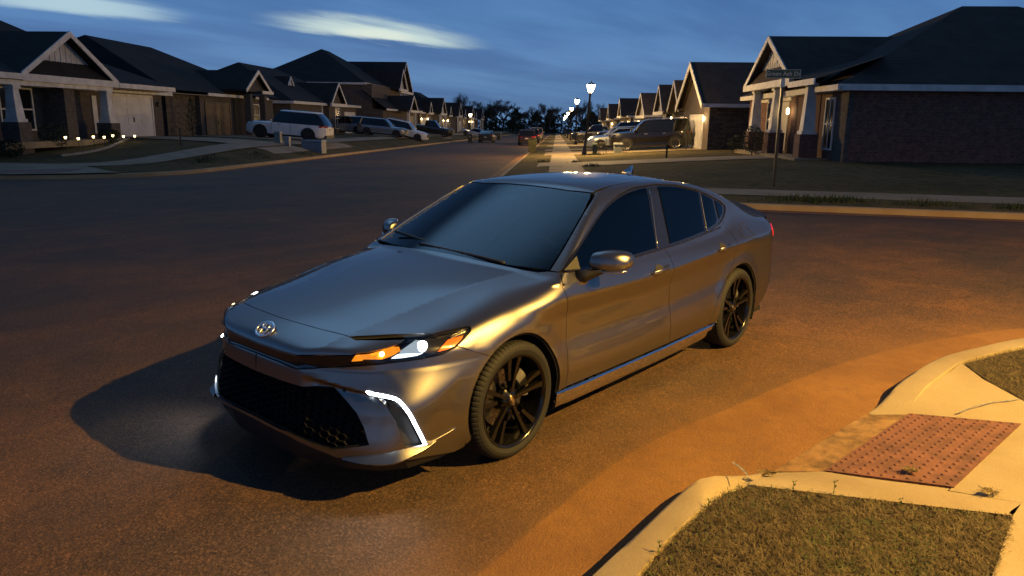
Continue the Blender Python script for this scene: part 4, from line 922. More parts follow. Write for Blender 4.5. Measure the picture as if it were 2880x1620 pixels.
# ------------------------------------------------------------------ near right corner: kerbs, ramp, turf
def corner():
    c1s=[(-6,-3.2),(-2,-2.2),(1.0,-.75),(2.0,-.18),(2.582,.18),(2.868,.37),(3.249,.619),(3.446,.77),(3.597,.967),(3.72,1.16)]
    c1b=[(-6.1,-3.0),(-2.1,-2.0),(.9,-.55),(1.95,.0),(2.5,.325),(2.80,.50),(3.06,.68),(3.258,.823),(3.352,.935),(3.40,1.02)]
    c2s=[(4.60,2.06),(4.80,2.25),(5.124,2.549),(5.529,2.936),(5.863,3.42),(6.18,3.965),(6.50,4.7),(6.75,5.6),(6.85,7),(6.4,10),(4.5,20),(-2,52)]
    c2b=[(4.507,2.205),(4.66,2.36),(4.983,2.66),(5.39,3.04),(5.70,3.50),(6.0,4.02),(6.31,4.75),(6.55,5.63),(6.65,7),(6.2,10),(4.3,20),(-2.2,52)]
    gut=[(-6,-3.9),(0,-1.85),(1.8,-.80),(2.691,-.286),(3.492,.182),(4.093,.609),(4.587,1.117),(5.196,1.743),(5.658,2.281),(6.213,3.059),(6.66,3.869),(6.878,4.401),(7.2,5.6),(7.3,7),(6.9,10),(5,20),(-1.5,52)]
    inn=c1s+[(3.80,1.30),(4.2,1.70),(4.50,2.0)]+c2s
    a=resample(crv(gut[:],4),220); n=len(a); T=np.gradient(a,axis=0); T/=np.linalg.norm(T,axis=1,keepdims=True); N=np.stack([T[:,1],-T[:,0]],1)
    I=resample(crv(inn,4),700); b=MB(); b.smooth=True; rows=[]; D=[]
    if np.mean(np.sum(N*(I[[int(np.argmin(np.hypot(*(I-p_).T))) for p_ in a]]-a),1))>0: N=-N
    k=[int(np.argmin(np.hypot(*(I-p_).T))) for p_ in a]; k=np.maximum.accumulate(k)
    for p_,q,nn in zip(a,k,N):
        e=I[q]; P_=[p_+nn*o for o in (1.5,1.0,.6,.3,.12,.02)]+[p_+(e-p_)*u for u in (.06,.4,.75,1.03)]
        rows.append([ST(*q_,.003+.001*i_) for i_,q_ in enumerate(P_)]); D+= [0,.10,.20,.27,.33,.36,.80,.90,.82,.72]
    b.loft(rows,False); o=b.build('gutter',DUSTY); tag(o,kind='structure')
    ca=o.data.color_attributes.new('dust','FLOAT_COLOR','POINT'); ca.data.foreach_set('color',np.repeat(np.array(D,dtype=np.float32)[:,None],4,1).ravel())
    def kb(name,S,B,taper):
        S=resample(crv(S,4),90); B=resample(crv(B,4),90); b=MB(); rings=[]
        for i,(p_,q) in enumerate(zip(S,B)):
            h=.125
            if taper=='end': h=.018+.107*(1-sst(.95,1,i/89)) 
            if taper=='start': h=.018+.107*sst(0,.10,i/89)
            w=.0035*math.sin(i*1.9)+.003*math.sin(i*.7+1)
            d=(q-p_)
            rings.append([ST(*(p_+d*u),z) for u,z in ((-.10,-.01),(.02,h*.70+w),(.09,h*.93),(.22,h+w*.4),(.97,h+.004),(1.0,h-.004),(1.0,-.02))])
        b.loft(rings,False); o=b.build(name,CONC,autosmooth=.8); tag(o,kind='structure'); return o
    kb('kerb',c1s,c1b,'end'); kb('kerb',c2s[:9],c2b[:9],'start'); kb('kerb',c2s[8:],c2b[8:],None)
    RDIRT=surf('dirty_ramp_concrete',lambda nt,b,L,tc,noise,ramp,mix,bump:(L(mix(ramp(noise(5,6,.75),(.42,(0,0,0)),(.62,(.85,.85,.85))),mix(ramp(noise(2.3,5),(.35,(0,0,0)),(.6,(1,1,1))),(.17,.085,.032),(.27,.165,.075)),(.045,.028,.015)),b.inputs['Base Color']),setattr(b.inputs['Roughness'],'default_value',.9),L(bump(noise(90,4,.7),.4,.004),b.inputs['Normal'])))
    # ramp slab, tactile plate and flares: quads between known corners
    def slab(name,rows,m=CONC,kind='structure'):
        b=MB(); b.smooth=True; R_=[]
        for r in rows:
            P=np.array(r,float); x=np.linspace(0,1,8)
            xp=np.linspace(0,1,len(P)); R_.append([ST(np.interp(u,xp,P[:,0]),np.interp(u,xp,P[:,1]),np.interp(u,xp,P[:,2])) for u in x])
        b.loft(R_,False); o=b.build(name,m); tag(o,kind=kind); return o
    A,Bq,Cq,D=(4.531,2.286),(4.30,2.828),(3.418,1.952),(3.678,1.461)   # plate corners: upper-left, upper-right, lower-right, lower-left
    z0,z1=.045,.095
    slab('ramp',[[(4.575,2.03,.014),(3.715,1.20,.014)],[(*A,z0),(*D,z0)]],RDIRT)
    slab('ramp',[[(*A,z0),(*D,z0)],[(*Bq,z1),(*Cq,z1)]]).location.z=-.006
    # flares
    slab('ramp_flare',[[(3.70,1.19,.016),(3.41,1.03,.118),(3.345,.94,.126)],[(*D,z0),(3.46,1.30,.10),(3.30,1.20,.126)],[(*Cq,z1),(3.30,1.80,.120),(3.20,1.75,.128)],[(3.27,2.22,.122),(3.17,2.10,.126),(3.14,2.10,.128)]])
    slab('ramp_flare',[[(4.58,2.06,.014),(4.66,2.30,.055),(4.78,2.46,.10),(4.985,2.665,.1265)],[(*A,z0),(4.62,2.50,.07),(4.86,2.68,.115),(5.2,2.88,.1285)],[(*Bq,z1),(4.50,2.82,.115),(4.90,2.92,.125),(5.39,3.04,.128)],[(4.30,3.10,.122),(4.61,3.03,.125),(5.02,3.0,.128)]])
    slab('sidewalk',[[(4.31,2.84,.0955),(3.42,1.965,.0955)],[(4.30,3.10,.1225),(3.27,2.22,.1225)],[(4.0,3.6,.124),(2.9,2.35,.124)],[(3.4,4.3,.124),(2.2,2.9,.124)]])
    slab('sidewalk',[[(3.145,2.105,.1255),(2.69,1.765,.1255),(2.2,1.40,.1255),(1.2,.66,.1255),(-3,-2.0,.1255)],[(3.36,2.30,.1235),(2.3,1.52,.1235),(1.2,.70,.1235),(-3,-1.9,.1235)],[(2.2,2.9,.1235),(1.2,2.1,.1235),(.4,1.6,.1235),(-3,-.6,.1235)]])
    slab('sidewalk',[[(4.60,3.05,.1245),(5.3,4.4,.1245),(5.55,6,.1245),(5,12,.1245),(2,30,.1245)],[(4.0,3.6,.1245),(4.5,4.7,.1245),(4.6,6.2,.1245),(4,12,.1245),(1,30,.1245)]])
    # tactile plate with domes
    pl=MB(); e1=np.array(D)-np.array(A); e2=np.array(Bq)-np.array(A); O=np.array(A)
    def at(u,v,dz): q=O+e1*u+e2*v; return ST(q[0],q[1],z0+(z1-z0)*v+dz)
    pl.loft([[at(0,0,-.01),at(1,0,-.01)],[at(0,0,.008),at(1,0,.008)],[at(0,1,.008),at(1,1,.008)],[at(0,1,-.01),at(1,1,-.01)]],False)
    pl.add([at(0,0,-.01),at(0,0,.008),at(0,1,.008),at(0,1,-.01)],[(0,1,2,3)]); pl.add([at(1,0,-.01),at(1,0,.008),at(1,1,.008),at(1,1,-.01)],[(0,1,2,3)])
    pl.smooth=True
    for i in range(20):
        for j in range(10):
            u=(i+.5)/20; v=(j+.5)/10; R_=[]
            for rr,zz in ((.0125,.008),(.011,.0115),(.008,.0130),(.0,.0132)):
                R_.append([tuple(np.array(at(u,v,zz))+np.array((rr*math.cos(a),rr*math.sin(a),0))) for a in np.linspace(0,2*np.pi,9)[:-1]])
            pl.loft(R_)
    o=pl.build('tactile_plate',mat('tactile_plate_red',(.13,.052,.042),.85,noise=(9,6,(.075,.032,.027),(.14,.058,.046),(.3,.6)),bump=(150,.3,.002)))
    tag(o,'brick red tactile plate with raised domes set in the near corner kerb ramp','tactile plate')
    sheet('verge_soil',[(2.95,1.95),(3.33,2.36),(2.6,1.95),(2.5,1.55)],CONC,.3,0,lambda s,t:np.full(np.shape(s),.112))
    # soil base under the turf + blades
    soil=mat('dormant_turf_soil',(.04,.03,.018),1,noise=(30,5,(.018,.013,.008),(.05,.038,.022)),bump=(60,1,.02))
    t1=[(3.33,.955),(3.20,1.66),(3.125,2.095),(2.68,1.765),(2.2,1.40),(1.2,.63),(-3,-2.05),(-3,-2.2),(-2.1,-1.98),(.9,-.53),(1.95,.02),(2.5,.345),(2.80,.52),(3.06,.70),(3.25,.84)]
    t2=[(5.04,3.02),(5.40,3.07),(5.70,3.53),(6.0,4.05),(6.30,4.78),(6.53,5.65),(6.6,7),(6.1,10),(4.2,20),(2.1,30),(5.05,12),(5.6,6),(5.33,4.4),(4.66,3.05)]
    flat=lambda s,t: np.full(np.shape(s),.115)
    for nm,t in (('turf_base',t1),('turf_base',t2)): sheet(nm,t,soil,.12 if t is t1 else .5,0,flat)
    blade=surf('dormant_grass_blades',lambda nt,b,L,tc,noise,ramp,mix,bump:(L(ramp(noise(14,5,.7),(.36,(.036,.029,.013)),(.48,(.078,.057,.028)),(.58,(.13,.098,.052)),(.66,(.028,.032,.012))),b.inputs['Base Color']),setattr(b.inputs['Roughness'],'default_value',.8)))
    def blades(name,poly,n,smin_,smax_,label=None,m=blade,hmul=1.,zb=.115,lim=None):
        P=np.array(poly); lo,hi=P.min(0),P.max(0)
        if lim: lo=np.maximum(lo,lim[0]); hi=np.minimum(hi,lim[1])
        V=[];F=[]; q=RNG.uniform(lo,hi,(n*3,2)); q=q[pip(P,q)][:n]
        for a in q:
            L_=RNG.uniform(smin_,smax_); az=RNG.uniform(0,2*np.pi); lay=RNG.uniform(.45,1.0); w=RNG.uniform(.0008,.0019)
            d=np.array((math.cos(az),math.sin(az))); pr=np.array((-d[1],d[0])); cur=RNG.uniform(-1.6,1.6)
            i=len(V); 
            for k,(u,ww) in enumerate(((0,1),(.5,.9),(1,.25))):
                dd=d*math.cos(cur*u)+pr*math.sin(cur*u); c=a+dd*L_*u*lay; z=zb+L_*hmul*(math.sin(u*2.0)*.55)*(1.15-lay)+.004*(1-u)+RNG.uniform(0,.012)
                for sg in (-1,1): V.append(ST(*(c+pr*sg*w*ww),z))
            F+= [(i,i+1,i+3,i+2),(i+2,i+3,i+5,i+4)]
        me=bpy.data.meshes.new(name); me.from_pydata(V,[],F); me.materials.append(m); o=link(name,me); tag(o,kind='stuff'); return o
    blades('grass',t1,52000,.025,.065,lim=((1.6,-.6),(3.5,2.2)))
    blades('grass',t2,20000,.03,.07,lim=((4.4,2.9),(6.6,5.6)))
    edge=[(3.34,.95),(3.12,2.04),(3.06,2.0),(3.20,1.2),(2.75,.62),(2.4,.36),(2.42,.29),(3.06,.69)]
    green=mat('green_weed_leaf',(.05,.085,.02),.7,noise=(20,3,(.03,.06,.012),(.09,.12,.03)))
    blades('grass',edge,900,.03,.07,m=green,hmul=1.2)
    blades('grass',[(2.85,1.0),(3.1,1.3),(3.0,1.7),(2.6,1.5),(2.5,1.1)],1600,.03,.06,m=green,hmul=.8)
    # little weeds at the turf edge
    for i,(s,t,h) in enumerate(((3.28,1.36,.075),(3.31,1.18,.05),(3.12,.74,.04),(2.72,.46,.06),(3.18,1.62,.05))):
        b=MB()
        for k in range(7):
            a=k*2.4; z=.12+h*(k+1)/7; c=np.array((s,t)); d=np.array((math.cos(a),math.sin(a)))*.014; pr=np.array((-d[1],d[0]))*.35
            b.add([ST(*c,z-.008),ST(*(c+d*.5+pr),z),ST(*(c+d),z+.006),ST(*(c+d*.5-pr),z)],[(0,1,2,3)])
        b.tube([ST(s,t,.11),ST(s+.004,t,.12+h)],.0015,4); o=b.build('weed',green); tag(o,['tallest little green weed sprouting at the slab edge of the near turf','small weed sprig beside the tallest weed at the slab edge','low weed by the kerb top bend at the near turf','weed growing over the near kerb back edge','short weed below the tactile plate at the turf edge'][i],'weed',group='small weeds at the edge of the near turf')
    # dead grass clumps and blue utility paint marks
    clump=mat('dead_grass_clump',(.12,.085,.04),1,noise=(40,3,(.06,.042,.02),(.18,.13,.065)))
    for i,(s,t,z,r) in enumerate(((3.545,1.13,.08,.05),(3.62,1.874,.092,.04),(3.36,2.12,.118,.05))):
        b=MB()
        for k in range(70):
            a=RNG.uniform(0,6.28); c=np.array((s,t))+RNG.normal(0,r*.4,2)*np.array((.6,1)); d=np.array((math.cos(a),math.sin(a)))*RNG.uniform(.01,.03); pr=np.array((-d[1],d[0]))*.07
            b.add([ST(*(c-d-pr),z+.012),ST(*(c-d+pr),z+.012),ST(*(c+d+pr),z+.02),ST(*(c+d-pr),z+.018)],[(0,1,2,3)])
        o=b.build('grass_clump',clump); tag(o,['flattened dead grass clump lying on the near kerb end','dried mud and grass clump on the lower part of the red tactile plate','thin dried grass litter on the concrete at the lower right corner of the tactile plate'][i],'debris')
    paint_b=mat('faded_blue_marking_paint',(.12,.16,.22),.8,noise=(60,4,(.30,.28,.24),(.09,.14,.21),(.35,.55)))
    for i,(pts,w) in enumerate((([(3.575,.952,.126),(3.506,.978,.129),(3.423,.992,.130)],.011),([(4.47,2.56,.095),(4.56,2.76,.121),(4.64,3.02,.1275)],.010),([(3.405,.990,.131),(3.36,.972,.131)],.012))):
        b=MB(); P=np.array(crv(pts,5)); 
        b.loft([[ST(q[0]-w*(.6+.4*math.sin(k*1.7)),q[1]-w*.3,q[2]+.003),ST(q[0]+w*(.6+.4*math.cos(k*2.1)),q[1]+w*.3,q[2]+.003)] for k,q in enumerate(P)],False)
        o=b.build('paint_mark',paint_b); tag(o,kind='structure')
# ------------------------------------------------------------------ houses
class House:
    """side: +1 right of the street, -1 left; t0: front wall; q grows away from the street"""
    def __init__(s,side,t0,s0,label,zb):
        s.sd=side; s.t0=t0; s.root=tag(empty('house',ST(s0,t0,zb)),label,'house'); s.zb=zb; s.rf=ROOF if side>0 else ROOF_SHADED
    def P(s,a,q,z): return ST(a,s.t0+s.sd*q,z)
    def box(s,b,a0,a1,q0,q1,z0,z1):
        c=[(a0,q0),(a1,q0),(a1,q1),(a0,q1)]
        if s.sd<0: c=c[::-1]
        vs=[s.P(a,q,z0) for a,q in c]+[s.P(a,q,z1) for a,q in c]
        b.add(vs,[(0,1,2,3),(7,6,5,4),(4,5,1,0),(5,6,2,1),(6,7,3,2),(7,4,0,3)]); return b
    def part(s,name,m,*boxes,parent=None,bevel=0):
        if name in ('fascia','shutter'): groups=[[bx] for bx in boxes]
        else: groups=[boxes]
        for g in groups:
            b=MB()
            for bx in g: s.box(b,*bx)
            o=b.build(name,m,parent or s.root,bevel=bevel)
        return o
    def walls(s,m,a0,a1,q0,q1,z1,name='wall'): return s.part(name,m,(a0,a1,q0,q1,s.zb-1.2,z1))
    def hip(s,a0,a1,q0,q1,ze,rise,ov=.42,fh=.20,ridge=None,name='roof',fascia=True,m=None):
        a0-=ov;a1+=ov;q0-=ov;q1+=ov; da=a1-a0; dq=q1-q0
        if da>=dq: r=[(a0+dq/2,q0+dq/2),(a1-dq/2,q0+dq/2)]
        else: r=[(a0+da/2,q0+da/2),(a0+da/2,q1-da/2)]
        if ridge: r=ridge
        c=[(a0,q0),(a1,q0),(a1,q1),(a0,q1)]; zt=ze+rise; b=MB()
        vs=[s.P(a,q,ze+.02) for a,q in c]+[s.P(a,q,zt) for a,q in r]
        if da>=dq: fs=[(0,1,5,4),(1,2,5),(2,3,4,5),(3,0,4),(0,3,2,1)]
        else: fs=[(0,1,4),(1,2,5,4),(2,3,5),(3,0,4,5),(0,3,2,1)]
        b.add(vs,fs); o=b.build(name,m or s.rf,s.root)
        if fascia:
            e=.02; s.part('fascia',WHITE,(a0-e,a1+e,q0-e,q0+.03,ze-fh,ze+.015),(a0-e,a0+.03,q0+.03,q1-.03,ze-fh,ze+.015),(a1-.03,a1+e,q0+.03,q1-.03,ze-fh,ze+.015),(a0+.03,a1-.03,q0+.03,q1-.05,ze-fh,ze-fh+.03))
        return o
    def gable(s,a0,a1,q0,q1,ze,za,face=SIDING,rake=.2,inset=.35,beam=True,pent=False,roofm=None,vent=False):
        """gable roof facing the street; face set back by inset"""
        m=(a0+a1)/2; th=.14; b=MB()
        ex=(a1-a0)*.0
        A=[(a0,ze),(m,za),(a1,ze)]
        vs=[s.P(a,q0,z) for a,z in A]+[s.P(a,q1,z) for a,z in A]+[s.P(a,q0,z-th) for a,z in A]+[s.P(a,q1,z-th) for a,z in A]
        b.add(vs,[(0,1,4,3),(1,2,5,4),(6,9,10,7),(7,10,11,8),(0,3,9,6),(2,8,11,5)]); o=b.build('roof',roofm or s.rf,s.root)
        # rake boards
        b=MB(); e=.03
        for (x0,z0),(x1,z1) in (((a0,ze),(m,za)),((m,za),(a1,ze))):
            vs=[s.P(x,q,z) for q in (q0-e,q0+.02) for x,z in ((x0,z0+.02),(x1,z1+.02),(x1,z1-rake*1.25),(x0,z0-rake*1.25 if False else z0-rake))]
            b.add(vs,[(0,1,2,3),(7,6,5,4),(0,4,5,1),(1,5,6,2),(2,6,7,3),(3,7,4,0)])
        b.build('rake_board',WHITE,s.root)
        f=MB(); k=.1
        f.add([s.P(a0+k,q0+inset,ze-.1),s.P(a1-k,q0+inset,ze-.1),s.P(m,q0+inset,za-.12)],[(0,1,2)]); g=f.build('gable',face,s.root)
        if face is SIDING:
            bt=MB(); n=int((a1-a0)/.35)
            for i in range(1,n):
                x=a0+(a1-a0)*i/n; top_=ze+(za-ze)*(1-abs(x-m)/((a1-a0)/2))-.15
                if top_>ze+.1: s.box(bt,x-.025,x+.025,q0+inset-.022,q0+inset-.004,ze,top_)
            bt.build('battens',SIDING,g)
        if vent: s.part('gable_vent',WHITE,(m-.28,m+.28,q0+inset-.05,q0+inset,ze+(za-ze)*.42,ze+(za-ze)*.75),parent=g)
        if beam: s.part('beam',WHITE,(a0-.02,a1+.02,q0-.05,q0+.16,ze-.30,ze-.02))
        if pent:
            b=MB(); z1=ze+.62; w=.36
            b.add([s.P(a0+.15,q0+.1,ze+.0),s.P(a1-.15,q0+.1,ze+.0),s.P(a1-w-.75,q0+inset-.01,z1),s.P(a0+w+.75,q0+inset-.01,z1)],[(0,1,2,3)]); b.build('pent_roof',s.rf,s.root)
    def window(s,a0,a1,z0,z1,q,muntin=True,shut=False,lit=False):
        w=.07; d=.05; s_=[(a0-w,a1+w,q-d,q,z0-w,z0),(a0-w,a1+w,q-d,q,z1,z1+w),(a0-w,a0,q-d,q,z0,z1),(a1,a1+w,q-d,q,z0,z1)]
        m=(a0+a1)/2; zm=(z0+z1)/2
        if muntin: s_+= [(a0,a1,q-.035,q-.004,zm-.03,zm+.03),(m-.022,m+.022,q-.033,q-.006,z0,zm-.031),(m-.022,m+.022,q-.033,q-.006,zm+.031,z1)]
        f=s.part('window',WHITE,*s_); s.part('pane',WARMWIN if lit else PANE,(a0,a1,q-.012,q-.008,z0,z1),parent=f)
        if shut: s.part('shutter',BLACKM,(a0-w-.42,a0-w-.02,q-.04,q,z0,z1),(a1+w+.02,a1+w+.42,q-.04,q,z0,z1))
    def swindow(s,a,q0,q1,z0,z1,dirn=-1):
        w=.07; d=.05*dirn; lo,hi=min(a,a+d),max(a,a+d)
        f=s.part('window',WHITE,(lo,hi,q0-w,q1+w,z0-w,z0),(lo,hi,q0-w,q1+w,z1,z1+w),(lo,hi,q0-w,q0,z0,z1),(lo,hi,q1,q1+w,z0,z1),(lo+.01,hi-.008,(q0+q1)/2-.025,(q0+q1)/2+.025,z0,z1)); s.part('pane',PANE,(a+d*.3,a+d*.2,q0,q1,z0,z1),parent=f)
    def garage(s,a0,a1,z0,z1,q,m=GDOOR,panels=True):
        w=.12; o=s.part('garage_door',m,(a0,a1,q-.03,q-.005,z0,z1))
        b=MB(); n=4; c=max(3,int((a1-a0)/1.1))
        for i in range(n):
            for j in range(c):
                x0=a0+(a1-a0)*(j+.1)/c; x1=a0+(a1-a0)*(j+.9)/c; y0=z0+(z1-z0)*(i+.14)/n; y1=z0+(z1-z0)*(i+.86)/n
                s.box(b,x0,x1,q-.04,q-.031,y0,y1)
        b.build('door_panels',m,o)
        s.part('door_frame',WHITE if m is GDOOR else m,(a0-w,a0-.001,q-.06,q,z0,z1+w),(a1+.001,a1+w,q-.06,q,z0,z1+w),(a0-.001,a1+.001,q-.058,q,z1+.001,z1+w))
        s.part('door_handle',BLACKM,((a0+a1)/2-.04,(a0+a1)/2+.04,q-.075,q-.041,z0+.75,z0+1.0),parent=o)
        return o
    def column(s,a,q,z0,zp,z1,m,wb=.23,wt=.15,ped=.35):
        c=s.part('column',m,(a-ped,a+ped,q-ped,q+ped,z0-.8,zp)); b=MB(); 
        def ring(w,z): 
            c_=[(a-w,q-w),(a+w,q-w),(a+w,q+w),(a-w,q+w)]; c_=c_ if s.sd>0 else c_[::-1]; return [s.P(x,y,z) for x,y in c_]
        b.loft([ring(wb+.05,zp),ring(wb+.05,zp+.12),ring(wb,zp+.13),ring(wt,z1-.14),ring(wt+.06,z1-.13),ring(wt+.06,z1)],True,True); b.build('shaft',WHITE,c); return c
    def sconce(s,a,q,z,e=12,col=(1,.62,.25),lit=True):
        b=MB(); c=s.P(a,q-.10,z); b.smooth=True
        b.lathe([(.0,-.02),(.05,.0),(.06,.10),(.065,.2),(.0,.27)],10,'z',c); o=b.build('porch_light',GLOWS if lit else BLACKM,s.root)
        if lit: l=point('porch_lamp',s.P(a,q-.28,z+.1),e,col); l.parent=o; l.matrix_parent_inverse=o.matrix_world.inverted()
    def done(s): rebase(s.root)
def houses():
    # ---------- left side, first: brick house with gabled porch and white garage door
    h=House(-1,-22,22,'brick house with white gabled porch and white garage door, nearest on the left',.78)
    h.walls(GREYB,20,41.0,0,12,3.05); h.hip(20,41.0,0,12,3.15,3.7)
    h.gable(28.3,34.7,-1.35,3.4,3.42,5.28,pent=True,inset=.5)
    h.part('fascia',WHITE,(20,28.28,-1.42,-1.38,3.16,3.38),(34.72,39.9,-1.42,-1.38,3.12,3.34)); b=MB(); b.add([h.P(20,-1.38,3.38),h.P(39.9,-1.38,3.34),h.P(38.5,3.2,5.0),h.P(20,3.2,5.0)],[(0,1,2,3)]); b.build('porch_roof',h.rf,h.root)
    h.part('porch_beam',WHITE,(20,34.4,-1.25,-1.0,2.95,3.14)); h.part('porch_ceiling',mat('soffit_tan',(.25,.22,.18),.8),(20,39.8,-1.0,-.01,3.08,3.12))
    h.column(28.0,-1.1,.8,1.55,2.95,GREYB); h.column(34.0,-1.1,.78,1.5,2.95,GREYB); h.column(22.4,-1.1,.8,1.55,2.95,GREYB)
    h.garage(36.15,39.85,.76,2.80,0); h.window(28.7,30.5,1.25,2.85,0,True); h.part('front_door',BROWN,(32.2,33.3,-.04,-.005,.85,2.9)); h.part('entry_post',GREYB,(31.2,31.9,-1.0,-.01,.6,3.05)); h.part('sidelight',WHITE,(34.6,34.95,-.05,-.006,1.0,2.75))
    h.sconce(40.4,0,2.35,lit=False); h.part('porch_floor',CONC,(26.6,34.8,-1.6,-.01,.55,.80)); h.done()
    # ---------- left, second: dark stone side wall, brown garage door, small gabled entry
    h=House(-1,-22,42,'dark stone sided house with brown garage door, second on the left',.62)
    h.walls(STONE,42.0,50.0,.3,13,3.15); h.walls(GREYB,45.5,57.5,0,13,3.2); h.hip(41.6,57.5,0,13.2,3.28,3.1,fascia=False,ridge=[(43.2,5.4),(50.7,5.6)])
    h.part('fascia',WHITE,(45.8,51.0,-.46,-.40,3.10,3.28),(53.2,55.6,-.46,-.40,3.10,3.26)); h.part('soffit',mat('soffit_tan',(.25,.22,.18),.8),(41.4,58.0,-.40,13.4,3.1,3.14))
    h.garage(46.2,49.6,.58,2.62,-.002,BROWN); h.gable(48.6,53.0,-1.7,5,3.62,4.95,face=DARKB,inset=.4,beam=False)
    h.part('entry_post',DARKB,(49.6,50.05,-1.5,-1.1,.3,3.35)); h.part('entry_post',DARKB,(52.1,52.5,-1.5,-1.1,.3,3.35)); h.window(53.2,54.6,1.3,2.7,0,True); h.part('front_door',BROWN,(52.15,52.9,-.05,-.006,.65,2.75)); h.part('porch_fascia',WHITE,(51.2,53.2,-1.76,-1.7,3.42,3.62)); h.part('recess_shade',mat('entry_shade',(.02,.018,.018),.9),(50.3,52.1,-.03,-.004,.5,3.1)); h.done()  # near-black flat panel paints the shade of the open entry
    # ---------- left, third: long brick house with small gable and white garage
    h=House(-1,-21.5,60,'grey brick house with small white edged gable and tall window, third on the left',.2)
    h.walls(GREYB,60,80,0,12,3.05); h.hip(60,80,0,12,3.15,3.3,ridge=[(64.5,6),(73.5,6)]); h.gable(68.3,73.2,-.9,5,3.2,5.1,face=GREYB,inset=.45); h.walls(GREYB,68.6,72.9,-.5,.0,3.2)
    h.window(70.5,71.9,.9,2.75,-.5,True); h.gable(66.4,67.9,2.4,4.6,4.75,5.45,inset=.1,beam=False); h.part('downspout',WHITE,(67.9,68.05,-.12,0,.3,3.1)); h.garage(75.4,79.2,.1,2.35,0); h.done()
    # ---------- left, fourth: two storey house, white panelled gable
    h=House(-1,-20.5,84,'two storey house with tall roof and pale panelled gable on the left',.0)
    h.walls(GREYB,83,104,0,13,5.6); h.hip(83,99,1,14,5.7,4.1,fascia=True); h.gable(96,104.5,-.5,9,5.4,9.2,face=SIDING,inset=.5); h.gable(92.5,97,-1.2,5,5.5,7.9,face=SIDING,inset=.4)
    h.walls(GREYB,83,104,-1.2,0,2.9); b=MB(); b.add([h.P(82.5,-1.7,2.95),h.P(104.5,-1.7,2.95),h.P(104.5,1.,4.9),h.P(82.5,1.,4.9)],[(0,1,2,3)]); b.build('porch_roof',h.rf,h.root); h.part('fascia',WHITE,(82.5,104.5,-1.76,-1.7,2.75,2.95))
    h.window(98,99.4,3.5,5.1,-.02,True); h.window(100.6,102,3.5,5.1,-.02,True); h.gable(88.5,93.5,-3.2,0,2.9,4.6,face=GREYB,inset=.5); h.part('entry_post',WHITE,(88.9,89.2,-3,-2.7,-.5,2.7)); h.part('entry_post',WHITE,(92.8,93.1,-3,-2.7,-.5,2.7))
    h.garage(96.5,101,-.15,2.1,-1.2,BROWN); h.done()
    # ---------- left, farther
    for k,(s0,label,lit,two) in enumerate(((112,'dark roofed house with two lit porch lamps beyond the two storey house on the left',2,False),(134,'house with white peaked gable and a pair of lit lamps on the left',2,True),(156,'far left house with a row of four lit porch lamps',4,False),(178,'last dark house visible on the left before the trees',0,False))):
        zb=float(hgt(s0+8,-22)); h=House(-1,-20.5,s0,label,zb); ze=zb+2.9
        h.walls(GREYB,s0,s0+18,0,12,ze); h.hip(s0,s0+18,0,12,ze+.1,4.2 if two or k==0 else 3.4); h.gable(s0+11,s0+17,-1.6,5,ze+.1,ze+2.6,face=SIDING,inset=.4); h.gable(s0+3,s0+6,-1.0,4,ze+.1,ze+1.7,face=SIDING,inset=.3)
        h.garage(s0+1.5,s0+6,zb,zb+2.1,0); h.window(s0+8,s0+9.4,zb+.8,zb+2.3,0,True); h.part('front_door',BROWN,(s0+10,s0+11,-.05,-.006,zb,zb+2.1)); h.part('entry_post',WHITE,(s0+11.3,s0+11.6,-1.5,-1.2,zb-.5,ze-.2)); h.part('entry_post',WHITE,(s0+16.3,s0+16.6,-1.5,-1.2,zb-.5,ze-.2))
        for j in range(lit): h.sconce(s0+(1.0+5.6*j if lit==2 else 9+2.0*j),-.0 if lit==2 else -1.2,zb+1.9,16)
        h.done()
    # ---------- right, first: red brick corner house
    h=House(1,10.3,27.5,'red brick corner house with white gabled porch on tapered columns, right of the street sign',.52)
    h.walls(RED,27.5,41.2,0,16,3.08); h.hip(27.5,41.2,0,16,3.2,3.62,fh=.2)
    h.part('corner_band',GREYB,(27.49,28.6,-.012,.0,.0,3.0),(27.488,27.5,-.012,.16,.0,3.0))
    h.gable(31.2,38.6,-1.0,6.6,3.66,5.62,pent=True,inset=.42,vent=True)
    h.part('fascia',WHITE,(26.95,31.18,-.62,-.56,3.0,3.2)); b=MB(); b.add([h.P(28.2,-1.05,3.42),h.P(31.2,-1.05,3.62),h.P(31.2,2.5,4.6),h.P(27.9,1.2,4.2)],[(0,1,2,3)]); b.build('porch_roof',h.rf,h.root)
    h.part('porch_fascia',WHITE,(28.1,31.18,-1.08,-1.02,3.24,3.46))
    for a in (29.75,34.1,37.5): h.column(a,-.62,.5,1.45,3.36 if a<31 else 3.38,RED)
    h.window(28.75,29.6,.95,2.75,0,True); h.part('front_door',mat('pale_front_door',(.42,.40,.38),.5),(34.3,35.4,-.05,-.006,.65,2.8)); h.window(34.3,35.4,2.95,3.05,0,False); h.window(36.6,37.6,1.2,2.8,0,True); h.part('transom_trim',WHITE,(34.0,39.5,-.07,-.01,2.84,3.02))
    h.part('recess_shade',mat('shaded_porch_brick',(.09,.036,.028),.9),(30.3,33.2,-.03,-.004,.5,3.05)); h.part('porch_floor',CONC,(28.9,38.6,-1.25,-.01,.30,.56));  # flat darker brick panel paints the shade inside the porch
    h.sconce(33.8,-.1,2.25,3); h.done()
    # ---------- right, second: stone wall and garage lamp
    h=House(1,8.6,43.2,'stacked stone house with lit garage lamp and white garage door, second on the right',.3)
    h.walls(STONE,43.2,51.6,0,6,2.9); h.walls(GREYB,44.5,57.5,3.5,15,2.95); h.gable(42.7,52.1,-.55,10,2.85,5.45,face=GREYB,inset=.55,rake=.3,beam=False)
